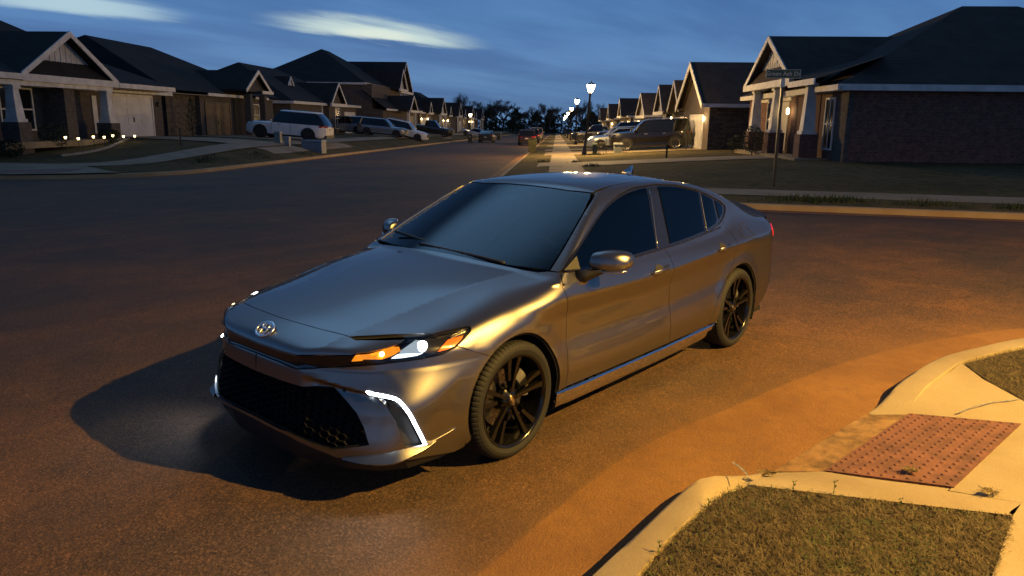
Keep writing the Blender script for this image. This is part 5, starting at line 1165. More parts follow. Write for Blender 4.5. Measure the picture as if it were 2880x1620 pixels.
    h.part('fascia',WHITE,(42.66,42.74,-.5,5.6,2.68,2.88)); h.hip(44.5,57.5,3.5,15,3.0,2.75,fascia=False)
    h.part('garage_front',GREYB,(43.22,51.58,-.02,-.001,.0,2.88)); h.garage(44.9,49.0,.25,2.2,-.02); h.sconce(44.25,-.02,1.95,26); h.part('utility_box',mat('meter_grey',(.2,.2,.2),.5),(43.0,43.19,2.4,2.75,.9,1.5)); h.part('downpipe',WHITE,(43.1,43.19,2.0,2.08,.2,1.0)); h.part('meter_box',WHITE,(43.02,43.19,5.3,5.6,1.75,2.2)); h.done()
    # ---------- right, third and fourth gables
    h=House(1,8.7,52.6,'grey house with narrow white gable just beyond the stone house',.1)
    h.walls(GREYB,52.6,62.5,.3,12,2.75); h.gable(51.9,57.0,-.5,8,2.75,4.75,face=GREYB,inset=.4,beam=False); h.gable(60.5,65.8,-.4,8,2.7,4.85,face=SIDING,inset=.35,beam=True); h.hip(53,65,3,13,2.8,2.6,fascia=False); h.walls(GREYB,60.8,65.4,.3,10,2.7); h.window(54.0,55.6,.8,2.2,.3,True); h.part('porch_roof',ROOF,(57,60.6,-.8,3,2.5,2.6)); h.part('fascia',WHITE,(57,60.6,-.86,-.8,2.4,2.6)); h.part('entry_post',WHITE,(57.4,57.6,-.7,-.5,0,2.45)); h.sconce(59.5,.3,2.0,5); h.done()
    h=House(1,9.0,74,'brick house with white gable and lit eave in the middle of the right row',-.25)
    h.walls(DARKB,75,90,0,8,2.35); h.gable(74.4,82.5,-.5,9,2.5,4.75,face=SIDING,inset=.4,beam=True); h.part('fascia',WHITE,(74.36,74.42,-.5,8.5,2.3,2.5)); h.hip(80,92,2,12,2.6,2.6,fascia=False); h.window(76.2,77.4,.3,1.8,0,True); h.garage(83.5,88,-.3,1.9,0); h.sconce(75.3,-.0,1.7,6); h.sconce(82.9,0,1.7,8); h.done()
    for k,(s0,label,lit) in enumerate(((98,'house with two bright porch lamps behind the parked cars on the right',2),(120,'far dark roofed house on the right behind the lamp row',1),(144,'farthest small house on the right below the bare trees',0))):
        zb=float(hgt(s0+8,12)); h=House(1,9.5,s0,label,zb); ze=zb+2.8
        h.walls(GREYB,s0,s0+17,0,12,ze); h.hip(s0,s0+17,0,12,ze+.1,3.3); h.gable(s0+1,s0+6.5,-1.2,5,ze+.1,ze+2.4,face=SIDING,inset=.4); h.garage(s0+9.5,s0+14,zb,zb+2.1,0); h.window(s0+2.6,s0+4.4,zb+.8,zb+2.2,0,True); h.part('front_door',BROWN,(s0+7.4,s0+8.4,-.05,-.006,zb,zb+2.1))
        for j in range(lit): h.sconce(s0+.6+2.2*j if lit==2 else s0+8.8,-.0,zb+1.9,18)
        h.done()
# ------------------------------------------------------------------ parked cars along the street
KINDS=dict( # fractions of length (front=+.5) and height
 suv=dict(hood=.585,nose=.50,belt=.60,tail=.60,fb=.20,ft=.055,rb=-.47,rt=-.41,tw=.80,wr=.205,wf=.31,wb=-.29),
 sedan=dict(hood=.62,nose=.50,belt=.64,tail=.68,fb=.20,ft=.03,rb=-.38,rt=-.19,tw=.76,wr=.225,wf=.30,wb=-.28),
 bigsuv=dict(hood=.625,nose=.57,belt=.615,tail=.60,fb=.235,ft=.095,rb=-.488,rt=-.455,tw=.82,wr=.205,wf=.32,wb=-.285),
 rover=dict(hood=.575,nose=.53,belt=.575,tail=.58,fb=.19,ft=.085,rb=-.485,rt=-.37,tw=.80,wr=.215,wf=.31,wb=-.285),
 pickup=dict(hood=.60,nose=.56,belt=.62,tail=.60,fb=.20,ft=.08,rb=-.14,rt=-.11,tw=.82,wr=.21,wf=.33,wb=-.30))
def vehicle(s,t,head,kind,L,W,H,col,label,cat='car',rim=(.35,.35,.36),lights=False,metal=.3,group=None,glass=None,rails=False,tail_on=False,red=(.25,.01,.01)):
    k=KINDS[kind]; rz=YAW+{'away':0,'toward':math.pi,'out':-math.pi/2,'in':math.pi/2}[head]
    d={'away':(1,0),'toward':(-1,0),'out':(0,1),'in':(0,-1)}[head]
    xf,xr=k['wf']*L,k['wb']*L; zf=float(hgt(s+d[0]*xf,t+d[1]*xf)); zb=float(hgt(s+d[0]*xr,t+d[1]*xr)); pit=math.atan2(zf-zb,xf-xr)
    r=tag(empty('parked_car',ST(s,t,zb-(zf-zb)/(xf-xr)*xr+.012)),label,cat,group); r.rotation_euler=Matrix.Rotation(rz,3,'Z').to_euler(); r.rotation_euler=(Matrix.Rotation(rz,3,'Z')@Matrix.Rotation(-pit,3,'Y')).to_euler()
    nm='car_paint_'+'_'.join('%d'%int(c*1000) for c in col); p=mat(nm,col,.32,metal,.8,.05,noise=(1.5,2,tuple(c*.94 for c in col),tuple(min(1,c*1.04) for c in col)))
    blk=mat('car_black_trim',(.012,.012,.013),.45); gls=glass or mat('car_dark_glass',(.006,.007,.009),.06,0,.3,spec=.7); tyre=mat('car_tyre',(.015,.015,.015),.8)
    b=MB(); b.smooth=True; rings=[]; N=29
    for i in range(N):
        u=-.5+i/(N-1); x=u*L; e=abs(u)*2
        w=W/2*(1-.22*max(0,(e-.72)/.28)**2.2); 
        zt=np.interp(u,[-.5,-.47,k['rb'],k['fb'],.40,.47,.5],[k['tail']*.86,k['tail'],k['belt'],k['hood'],k['hood']*.955,k['nose'],k['nose']*.86])*H
        z0=.135*H+.05*H*max(0,(e-.85)/.15); zm=.40*H; f=1-.06*max(0,(e-.93)/.07)
        half=[(w*.90,z0),(w*.985,z0+.06*H),(w*.975,.28*H),(w,zm),(w*.995,min(zt-.05*H,.50*H)),(w*.965,zt-.025*H),(w*.86,zt),(w*.45,zt+.012*H)]
        rings.append([(x*f if False else x,y,z) for y,z in half]+[(x,0,zt+.016*H)]+[(x,-y,z) for y,z in half[::-1]]+[(x,0,z0)])
    b.loft(rings,True,True); body=b.build('body',p,r,autosmooth=.7)
    # lower cladding
    b=MB(); b.smooth=False
    for sg in (1,-1): b.box(-.38*L,.40*L,sg*W*.47-.02,sg*W*.47+.02,.13*H,.19*H)
    b.build('sill',blk,r)
    # cabin
    def outline(x0,x1,w,z,rad):
        P=[]; 
        for cx,cy,a0 in ((x1-rad,w-rad,0),(x0+rad,w-rad,90),(x0+rad,-w+rad,180),(x1-rad,-w+rad,270)):
            for j in range(5): a=math.radians(a0+22.5*j); P.append((cx+rad*math.cos(a),cy+rad*math.sin(a),z))
        return P
    zb_=k['belt']*H; wt=W/2*k['tw']
    lo=outline(k['rb']*L,k['fb']*L,W/2*.925,zb_-.02*H,.16); mi=outline(k['rb']*L*.55+k['rt']*L*.45,k['fb']*L*.47+k['ft']*L*.53,W/2*(.925*.46+k['tw']*.54),zb_+(.955*H-zb_)*.55,.18); hi=outline(k['rt']*L,k['ft']*L,wt,.955*H,.2)
    b=MB(); b.smooth=True; b.loft([lo,mi,hi]); g=b.build('windows',gls,r,autosmooth=.9)
    b=MB(); b.smooth=True; hi2=outline(k['rt']*L-.03,k['ft']*L+.03,wt+.025,.945*H,.22); top_=outline(k['rt']*L+.10,k['ft']*L-.12,wt-.10,.992*H,.2); b.loft([hi2,outline(k['rt']*L-.01,k['ft']*L,wt+.005,.968*H,.22),top_],True,True); b.build('roof',p,r,autosmooth=.9)
    b=MB()
    for sg in (1,-1):
        for (a0,c0) in ((k['fb']*L-.07,k['ft']*L-.03),(k['rb']*L+.10,k['rt']*L+.06)):
            b.tube([(a0,sg*W/2*.935,zb_-.02*H),((a0+c0)/2+.03*(1 if a0>0 else -1),sg*(W/2*(.925*.5+k['tw']*.5)+.02),zb_+(.955*H-zb_)*.52),(c0,sg*(wt+.005),.95*H)],.035 if kind!='rover' else .012,6)
    b.build('pillars',p if kind!='rover' else blk,r)
    # wheels
    rw=k['wr']*H
    for x in (xf,xr):
        for sg in (1,-1):
            wh=empty('wheel',(x,sg*(W/2-.10),rw)); wh.parent=r
            b=MB(); b.smooth=True; b.lathe([(rw*.66,sg*.075),(rw*.70,sg*.112),(rw*.93,sg*.112),(rw,sg*.08),(rw,-sg*.11)],28,'y'); b.build('tyre',tyre,wh,autosmooth=.7)
            b=MB(); b.lathe([(.001,sg*.10),(rw*.12,sg*.10),(rw*.16,sg*.08)],20,'y'); b.lathe([(rw*.62,sg*.09),(rw*.69,sg*.112),(rw*.70,sg*.06)],28,'y')
            for j in range(6):
                a=j*math.pi/3+.3; ca,sa=math.cos(a),math.sin(a); q=rw*.10
                b.add([(rw*.10*ca-q*sa,sg*.098,rw*.10*sa+q*ca),(rw*.10*ca+q*sa,sg*.098,rw*.10*sa-q*ca),(rw*.64*ca+q*1.2*sa,sg*.102,rw*.64*sa-q*1.2*ca),(rw*.64*ca-q*1.2*sa,sg*.102,rw*.64*sa+q*1.2*ca)],[(0,1,2,3)])
            b.build('rim',mat('car_rim_%d'%int(rim[0]*100),rim,.3,.8),wh)
            b=MB(); b.lathe([(.001,sg*.04),(rw*.66,sg*.04)],20,'y'); b.build('wheel_back',blk,wh)
            b=MB(); c=(x,sg*(W/2*1.004),rw*1.0); n=18
            pts=[(x+rw*1.17*math.cos(a),sg*W/2*1.006,rw+rw*1.17*math.sin(a)) for a in np.linspace(-.35,math.pi+.35,n)]
            b.add(pts,[tuple(range(n))]); b.build('arch_shade',blk,r)  # flat dark disc on the body side paints the shaded wheel well
    zl=k['nose']*H-.02*H; zt_=k['tail']*H-.06*H
    hm=mat('car_headlamp_on',(1,.95,.85),.2,emit=(1,.85,.6),estr=8) if lights else mat('car_headlamp',(.30,.31,.33),.15,.4)
    tm=mat('car_tail_lamp_on',(.6,.02,.02),.2,emit=(1,.1,.05),estr=1.5) if tail_on else mat('car_tail_lamp_%d'%int(red[0]*100),red,.2,0,.5)
    for sg in (1,-1):
        b=MB(); b.smooth=True; b.loft([[(.492*L-.05,sg*W*.27,zl-.045*H),(.492*L-.05,sg*W*.27,zl+.03*H)],[(.455*L,sg*W*.425,zl-.03*H),(.455*L,sg*W*.425,zl+.045*H)],[(.40*L,sg*W*.488,zl+.0*H),(.40*L,sg*W*.488,zl+.045*H)]],False); b.build('headlight',hm,r)
        b=MB(); b.smooth=True; b.loft([[(-.502*L,sg*W*.26,zt_-.05*H),(-.502*L,sg*W*.26,zt_+.03*H)],[(-.487*L,sg*W*.405,zt_-.06*H),(-.487*L,sg*W*.405,zt_+.045*H)],[(-.42*L,sg*W*.493,zt_-.02*H),(-.42*L,sg*W*.493,zt_+.035*H)]],False); b.build('tail_light',tm,r)
        b=MB(); b.smooth=True; x=k['fb']*L-.12; b.loft([[(x+.06*math.cos(a)*q,sg*(W/2*.96+yy),zb_+.03+.075*math.sin(a)*q+.04) for a in np.linspace(0,6.28,9)[:-1]] for yy,q in ((.0,.5),(.06,1),(.18,1),(.21,.6))],True,True); b.build('side_mirror',p if kind!='rover' else mat('pale_mirror_cap',(.5,.52,.55),.3),r)
        for xx in (.07*L,-.15*L):
            b=MB(); b.box(xx-.1,xx+.1,sg*W*.5-.012,sg*W*.5+.018,zb_-.085*H,zb_-.065*H); b.build('handle',mat('car_bright_trim',(.5,.5,.52),.25,.9),r)
    b=MB(); b.box(.478*L,.506*L,-W*.27,W*.27,.30*H,zl-.01*H); b.build('grille',blk,r)
    b=MB(); b.box(-.508*L,-.49*L,-.16,.16,.40*H,.47*H); b.build('license_plate',mat('plate_white',(.5,.5,.5),.5),r)
    b=MB(); b.box(-.506*L,-.47*L,-W*.40,W*.40,.15*H,.25*H); b.build('bumper',blk,r)
    b=MB(); 
    for xx in (.17*L,-.07*L,-.30*L): 
        for sg in (1,-1): b.box(xx-.006,xx+.006,sg*W*.5-.006,sg*W*.5+.003,.22*H,zb_-.03*H)
    b.build('door_seams',blk,r)
    if rails:
        b=MB()
        for sg in (1,-1): b.tube([(k['rt']*L+.1,sg*(wt-.06),.985*H),(k['rt']*L+.2,sg*(wt-.06),1.015*H),(k['ft']*L-.35,sg*(wt-.06),1.015*H),(k['ft']*L-.25,sg*(wt-.06),.985*H)],.02,5)
        b.build('roof_rails',mat('car_bright_trim',(.5,.5,.52),.25,.9),r)
    if kind=='pickup':
        b=MB(); b.box(-.485*L,-.16*L,-W*.40,W*.40,.50*H,k['tail']*H+.03); b.build('bed',blk,r)
    return r
def cars():
    gL='cars parked at the left houses'; gR='cars parked at the right houses'; gs='cars parked on the street'
    vehicle(46.0,-16.6,'in','rover',5.0,1.98,1.80,(.72,.73,.75),'white SUV with black side glass and black wheels on the left driveway','suv',rim=(.05,.05,.05),group=gL,metal=0)
    vehicle(70.2,-16.4,'out','suv',4.6,1.84,1.66,(.30,.31,.32),'silver SUV nose out beside the white crossover on the left','suv',group=gL,metal=.7)
    vehicle(74.5,-15.2,'out','suv',4.55,1.85,1.68,(.74,.75,.77),'white crossover parked nose out toward the left kerb','suv',group=gL,metal=0,rim=(.15,.15,.16),rails=True)
    vehicle(72.5,-20.6,'in','suv',4.7,1.85,1.72,(.33,.34,.35),'grey SUV half hidden behind the silver SUV','suv',group=gL,metal=.6)
    vehicle(95,-16.0,'out','pickup',5.6,2.0,1.9,(.015,.015,.017),'dark pickup on the left driveway behind the white crossover','truck',group=gL)
    vehicle(93,-8.6,'away','sedan',4.7,1.84,1.45,(.03,.03,.033),'dark sedan parked on the left side of the road with sky blue rear glass','car',group=gs)
    vehicle(118,-12.9,'in','sedan',4.8,1.84,1.46,(.40,.41,.43),'silver sedan side on, behind the dark parked sedan','car',group=gL,metal=.6)
    vehicle(79.5,-3.05,'away','suv',4.5,1.84,1.6,(.035,.012,.012),'dark red car parked behind the olive bin','car',group=gs,red=(.5,.02,.02))
    vehicle(92,-3.0,'away','suv',4.7,1.88,1.7,(.02,.02,.022),'dark SUV parked ahead of the dark red car','suv',group=gs,tail_on=True)
    vehicle(108,-2.9,'away','pickup',5.5,2.0,1.9,(.25,.25,.26),'pale grey pickup parked farthest along the right kerb','truck',group=gs)
    vehicle(47.8,5.95,'in','bigsuv',5.0,1.98,1.86,(.007,.006,.0065),'black SUV with bright wheels on the right driveway','suv',rim=(.62,.62,.64),group=gR,rails=True)
    vehicle(55.0,4.6,'in','sedan',4.7,1.82,1.42,(.36,.42,.48),'pale blue sedan beyond the black SUV','car',group=gR,metal=.3)
    vehicle(60.0,4.8,'in','suv',4.5,1.82,1.52,(.50,.47,.42),'cream hatchback behind the pale blue sedan','car',group=gR,metal=.1)
    vehicle(68.0,6.2,'in','bigsuv',5.1,2.0,1.9,(.01,.01,.011),'large dark SUV behind the cream hatchback','suv',group=gR)
    vehicle(86.0,4.6,'in','pickup',5.6,2.0,1.85,(.05,.055,.065),'dark blue pickup farther down the right row','truck',group=gR)
    vehicle(105,5.2,'in','suv',4.7,1.86,1.7,(.28,.28,.29),'grey SUV at the far end of the right row','suv',group=gR,metal=.5)
# ------------------------------------------------------------------ street lamps, signs, bins, boxes, plants, trees
def street_lamp(s,t,H,label,energy,lean=0.,group=None,detail=True,glow=None,rad=.11,col=(1,.62,.22),cut=None,blend=.3):
    b0=G(s,t) if not isinstance(s,tuple) else s
    r=tag(empty('street_lamp',b0,YAW),label,'street lamp',group); r.rotation_euler=(0,0,YAW)
    if lean: r.rotation_euler=(lean*1.0 if False else 0,0,YAW)
    Lx=lambda z: -lean*z
    b=MB(); b.smooth=True; n=14
    prof=[(.15,-.3),(.15,.12),(.12,.2),(.105,.45),(.075,.55),(.065,1.2),(.055,H-.62),(.075,H-.60),(.075,H-.52),(.05,H-.48)]
    b.loft([[(rr*math.cos(a),Lx(z)+rr*math.sin(a),z) for a in np.linspace(0,2*np.pi,n+1)[:-1]] for rr,z in prof]); b.build('pole',BLACKM,r,autosmooth=.8)
    head=[(.10,H-.48),(.13,H-.40),(.21,H-.06),(.20,H+.0)]
    b=MB(); b.smooth=False; b.loft([[(rr*math.cos(a),Lx(z)+rr*math.sin(a),z) for a in np.linspace(0,2*np.pi,9)[:-1]] for rr,z in [(.10,H-.46),(.15,H-.40),(.235,H-.07)]],True,True); b.build('lamp_glass',glow or GLOW,r)
    b=MB()
    for k in range(4):
        a=k*math.pi/2+.4; b.tube([(.12*math.cos(a),Lx(H-.4)+.12*math.sin(a),H-.43),(.25*math.cos(a),Lx(H)+.25*math.sin(a),H-.06)],.005,4)
    cg=b.build('lamp_cage',BLACKM,r)
    b=MB(); b.smooth=True; b.loft([[(rr*math.cos(a),Lx(z)+rr*math.sin(a),z) for a in np.linspace(0,2*np.pi,13)[:-1]] for rr,z in ((.235,H-.062),(.235,H-.045),(.12,H+.03),(.04,H+.06),(.02,H+.10),(.025,H+.13),(.001,H+.15))]); b.build('lamp_cap',BLACKM,r,autosmooth=.9)
    l=point('street_light',(0,0,0),energy,col,rad); l.parent=r; l.location=(0,Lx(H-.25),H-.25)
    if cut:   # full cut-off lantern: the cap keeps the beam below the horizontal
        sp=bpy.data.lights.new('street_light','SPOT'); sp.energy=energy; sp.color=col; sp.shadow_soft_size=rad; sp.spot_size=math.radians(cut); sp.spot_blend=blend; l.data=sp
    return r
def things():
    grp='street lamps down the right side of the street'
    street_lamp(43.2,1.62,3.98,'leaning black lamp post, tallest of the lit row beside the sidewalk',4200,lean=.068,group=grp)
    for i,(s,lab) in enumerate(((73,'second lit lamp post from the near end of the row'),(100,'third lit lamp post along the sidewalk row'),(128,'fourth lit lamp post along the sidewalk row'),(160,'fifth lit lamp post far along the sidewalk row'),(195,'farthest tiny lit lamp post of the sidewalk row'))):
        street_lamp(s,1.9,4.3,lab,3200,group=grp)
    street_lamp(230,9.5,6.5,'far lit lamp standing apart above the end of the street',200,group=grp); street_lamp(120,-13.8,3.6,'small lit lamp post across the street beyond the parked cars',90,group=grp)
    # ---- street name sign
    sb=G(20.0,5.78); r=tag(empty('street_sign',sb),'green street name sign reading Green Ash Dr on a dark post','street sign')
    lean=np.array((0.0,0.012,0)); H=2.86; SX=SD*0; tv=np.array((TD[0],TD[1],0)); top=tv*.012*H
    b=MB(); b.box(-.035,.035,-.035,.035,-.3,2.55); o=b.build('post',BLACKM,r); o.rotation_euler=(0,0,YAW); 
    yaw=math.atan2(TD[1],TD[0]); nrm=Vector((-SD[0],-SD[1],0)); ex=Vector((TD[0],TD[1],0)); ez=Vector((0,0,1))
    wp=.86; z0,z1=2.78,3.00; off=ex*.03
    def fl(x,z,d): v=ex*x+ez*z+nrm*d; return tuple(v)
    b=MB(); x0,x1=-.44,.43
    b.loft([[fl(x0,z0,.004),fl(x0,z1,.004),fl(x0,z1,-.004),fl(x0,z0,-.004)],[fl(x1,z0,.004),fl(x1,z1,.004),fl(x1,z1,-.004),fl(x1,z0,-.004)]],True,True)
    pn=b.build('sign_panel',mat('sign_green',(.03,.085,.045),.4,noise=(5,3,(.025,.075,.04),(.04,.095,.05))),r)
    edge=mat('sign_white',(.62,.65,.58),.4); b=MB(); w=.010
    for a in ((x0,x1,z0,z0+w),(x0,x1,z1-w,z1),(x0,x0+w,z0+w,z1-w),(x1-w,x1,z0+w,z1-w)): b.add([fl(a[0],a[2],.007),fl(a[1],a[2],.007),fl(a[1],a[3],.007),fl(a[0],a[3],.007)],[(0,1,2,3)])
    b.build('sign_border',edge,pn)
    cu=bpy.data.curves.new('sign_text','FONT'); cu.body='Green Ash Dr'; cu.size=.142; cu.align_x='CENTER'; cu.align_y='CENTER'; cu.extrude=.001; cu.offset=.0012; cu.space_character=1.05
    tc_=bpy.data.objects.new('text_tmp',cu); COL.objects.link(tc_); bpy.context.view_layer.update(); me_=bpy.data.meshes.new_from_object(tc_.evaluated_get(bpy.context.evaluated_depsgraph_get())); bpy.data.objects.remove(tc_); to=bpy.data.objects.new('sign_text',me_); COL.objects.link(to); to.parent=pn; M=Matrix.Identity(4)
    for i,v in enumerate((ex,ez,nrm)):
        for k in range(3): M[k][i]=v[k]
    M.translation=Vector(fl(-.005,(z0+z1)/2,.010)); to.matrix_local=M; me_.materials.clear(); me_.materials.append(edge)
    b=MB(); 
    b.loft([[fl(-.06,2.56,.03),fl(.06,2.56,.03),fl(.06,2.56,-.03),fl(-.06,2.56,-.03)],[fl(-.05,2.77,.02),fl(.05,2.77,.02),fl(.05,2.77,-.02),fl(-.05,2.77,-.02)]],True,True)
    b.build('bracket',mat('galvanised_bracket',(.35,.42,.47),.4,.3),r)
    # second blade edge-on above
    # ---- wheelie bins
    def bin_(loc,rz,label,col):
        r=tag(empty('wheelie_bin',loc,rz),label,'trash bin',group='wheelie bins at the kerb'); m=mat('bin_'+col[0],col[1],.5,noise=(8,3,tuple(c*.8 for c in col[1]),tuple(c*1.2 for c in col[1])))
        b=MB(); b.loft([[(-.22,-.24,.06),(.22,-.24,.06),(.24,.24,.06),(-.24,.24,.06)],[(-.29,-.30,.95),(.29,-.30,.95),(.29,.34,.95),(-.29,.34,.95)]],True,True); b.build('body',m,r,bevel=.03)
        b=MB(); b.loft([[(-.31,-.33,.952),(.31,-.33,.952),(.31,.36,.952),(-.31,.36,.952)],[(-.29,-.3,1.03),(.29,-.3,1.03),(.29,.3,1.06),(-.29,.3,1.06)]],True,True); b.build('lid',m,r,bevel=.02)
        for s in (-1,1):
            b=MB(); b.lathe([(0.001,-.03),(.1,-.03),(.1,.03),(.001,.03)],14,'y'); o=b.build('wheel',BLACKM,r); o.location=(s*.25,.27,.1); o.rotation_euler=(0,0,math.pi/2)
        b=MB(); b.tube([(-.2,.40,1.0),(.2,.40,1.0)],.018,6); b.build('handle',m,r)
        b=MB(); b.add([(-.06,-.288,.68),(.06,-.288,.68),(.06,-.29,.80),(-.06,-.29,.80)],[(0,1,2,3)]); o=b.build('emblem_patch',mat('pale_patch',(.4,.38,.3),.5),r)
    zz=lambda s,t:(ST(s,t,float(zr(s))))
    bin_(zz(51,-1.62),YAW+math.pi/2,'olive green wheelie bin standing at the right kerb behind the sedan roof',('olive',(.075,.075,.035)))
    bin_(zz(86,-9.9),YAW-math.pi/2,'dark wheelie bin at the left kerb near the white crossover',('dark',(.03,.032,.03)))
    bin_(zz(112,-8.6),YAW-math.pi/2,'dark wheelie bin behind the car parked on the far left of the road',('black',(.02,.022,.02)))
    bin_(G(72,3.1),YAW,'dark wheelie bin beside the second lamp post',('dark',(.03,.032,.03)))
    # ---- utility cabinets
    def cab(s,t,w,d,h,label,col,slope=.06,name='utility_box'):
        r=tag(empty(name,G(s,t),YAW),label,'utility box'); m=mat('cabinet_%d'%int(col[0]*1000),col,.55,noise=(3,4,tuple(c*.85 for c in col),tuple(c*1.08 for c in col)))
        b=MB(); b.loft([[(-w/2,-d/2,-.2),(w/2,-d/2,-.2),(w/2,d/2,-.2),(-w/2,d/2,-.2)],[(-w/2,-d/2,h-.12),(w/2,-d/2,h-.12),(w/2,d/2,h-.12),(-w/2,d/2,h-.12)]],True,True); b.build('body',m,r,bevel=.02)
        b=MB(); b.loft([[(-w/2-.03,-d/2-.03,h-.118),(w/2+.03,-d/2-.03,h-.118),(w/2+.03,d/2+.03,h-.118),(-w/2-.03,d/2+.03,h-.118)],[(-w/2,-d/2,h),(w/2,-d/2,h),(w/2,d/2,h),(-w/2,d/2,h)]],True,True); b.build('lid',m,r,bevel=.02); return r
    cab(41.2,-13.55,.85,1.15,.66,'large pale grey utility cabinet in front of the white SUV',(.24,.25,.27)); cab(40.5,-15.3,.35,.32,.62,'green grey utility pedestal left of the two small posts by the white SUV',(.22,.25,.25)); cab(40.0,-14.6,.30,.26,.46,'short grey utility pedestal between the white SUV wheels',(.33,.34,.34))
    cab(43.6,2.25,.26,.26,.64,'narrow green utility pedestal at the foot of the leaning lamp post',(.05,.075,.06)); cab(44.0,3.62,.42,.5,.60,'grey utility box in front of the black SUV',(.22,.25,.28))
    # ---- little posts and a wire sign frame
    for (s,t,h,lab,w) in ((34.5,5.05,.62,'thin dark survey stake in the lawn below the black SUV',.028),(33.0,-17.0,.75,'thin dark stake in the front lawn of the first left house',.03)):
        b=MB(); b.box(-w,w,-w,w,-.15,h); o=b.build('stake',BLACKM); o.location=G(s,t); tag(o,lab,'stake')
    r=tag(empty('yard_sign_frame',G(44.5,2.75),YAW),'bare wire yard sign frame beside the white sedan','sign frame'); 
    for y in (-.21,.21):
        b=MB(); b.tube([(0,y,-.1),(0,y,.9)],.014,6); b.build('leg',BLACKM,r)
    
    for z_ in (.9,.62): b=MB(); b.tube([(0,-.21,z_),(0,.21,z_)],.012,6); b.build('rail',BLACKM,r)
    # ---- solar path lights
    labs=['leftmost solar path light, beside the porch pedestal bed','second solar path light from the left, set lowest in the bed','third solar path light from the left in the porch bed','fourth solar path light, middle right of the porch bed','fifth solar path light, in front of the small porch pedestal','sixth solar path light, in front of the white garage door edge','rightmost solar path light, before the middle of the garage door']
    for (s,t,z),lab in zip(PATHL,labs):
        r=tag(empty('path_light',(0,0,0)),lab,'path light',group='solar path lights along the porch bed'); r.location=ST(s,t,z)
        b=MB(); b.tube([(0,0,-.6),(0,0,.0)],.012,6); b.build('stem',BLACKM,r)
        b=MB(); b.smooth=True; b.lathe([(.001,-.01),(.034,.0),(.052,.075),(.05,.085)],10); b.build('lamp_glass',MATS.get('lit_path_light') or glowmat('lit_path_light',(1,.74,.30),4.5),r)
        b=MB(); b.smooth=True; b.lathe([(.062,.085),(.06,.10),(.02,.12),(.001,.125)],10); b.build('cap',BLACKM,r)
        point('path_glow',(0,0,0),1.1,(1,.7,.3),.05).parent=r
    # garden bed edging
    b=MB(); P=crv([(27.2,-18.7),(28.7,-18.6),(30.5,-18.9),(32.5,-19.6),(34.5,-20.4)],6)
    b.tube([G(*q,dz=.03) for q in P],.06,6); o=b.build('bed_edging',mat('pale_edging_stone',(.28,.26,.22),.9,noise=(6,3,(.2,.19,.16),(.34,.31,.27)))); tag(o,'pale stone edging around the porch bed with the path lights','bed edging')
    # ---- shrubs
    leaf=lambda nm,c1,c2: mat(nm,c1,.8,noise=(3,4,c1,c2))
    LE=leaf('shrub_leaf_dark',(.012,.02,.010),(.035,.05,.02)); LG=leaf('shrub_leaf_green',(.03,.05,.015),(.07,.09,.03)); LB=leaf('bare_twig',(.03,.024,.02),(.05,.042,.035))
    def shrub(s,t,w,h,label,m,n=700,kind='round',dz=0.):
        r=tag(empty('shrub',G(s,t,dz)),label,'shrub'); b=MB()
        b.tube([(0,0,-.1),(0,0,h*.5)],.03,6); b.build('stem',LB,r); b=MB()
        for i in range(n):
            u=RNG.normal(size=3); u/=np.linalg.norm(u); rad=RNG.uniform(.55,1.0)**.6
            if kind=='round': c=np.array((u[0]*w/2*rad,u[1]*w/2*rad,h*.52+u[2]*h*.48*rad))
            else: zz_=RNG.uniform(0,1); ww=w/2*(1-zz_)**.7*RNG.uniform(.5,1); a=RNG.uniform(0,6.28); c=np.array((ww*math.cos(a),ww*math.sin(a),.08+h*zz_))
            e=RNG.normal(size=3); e/=np.linalg.norm(e); f=np.cross(e,RNG.normal(size=3)); f/=np.linalg.norm(f); L_=RNG.uniform(.03,.07)
            b.add([c-e*L_,c+f*L_*.4,c+e*L_,c-f*L_*.4],[(0,1,2,3)])
        b.build('foliage',m,r); return r
    shrub(29.6,-20.6,1.1,1.1,'dark round shrub between the big porch pedestal and the entry post',LE); shrub(33.2,-20.4,.9,.6,'low dark shrub beside the small porch pedestal',LE); shrub(26.6,-20.2,.9,.7,'dark shrub left of the big porch pedestal',LE)
    shrub(42.7,-21.2,1.0,2.1,'tall dark conical shrub against the stone side wall on the left',LE,kind='cone'); shrub(34.6,8.9,1.05,1.35,'olive green clipped shrub in front of the middle porch column',LG); shrub(38.4,9.3,1.5,.9,'dark low bush at the left end of the brick porch',LE); shrub(41.9,10.9,.8,1.7,'thin dark shrub by the right end of the stacked stone wall',LE,kind='cone',n=400)
    shrub(44.9,7.7,.9,1.6,'leafy young tree beside the lit white garage door',LE,n=300,kind='cone'); shrub(75.0,-20.6,1.2,.8,'dark bushes below the tall window of the third left house',LE)
    # grass tufts along edges (stuff)
    tuft=mat('verge_tuft',(.028,.045,.014),.9,noise=(4,4,(.018,.03,.01),(.05,.07,.022))); b=MB()
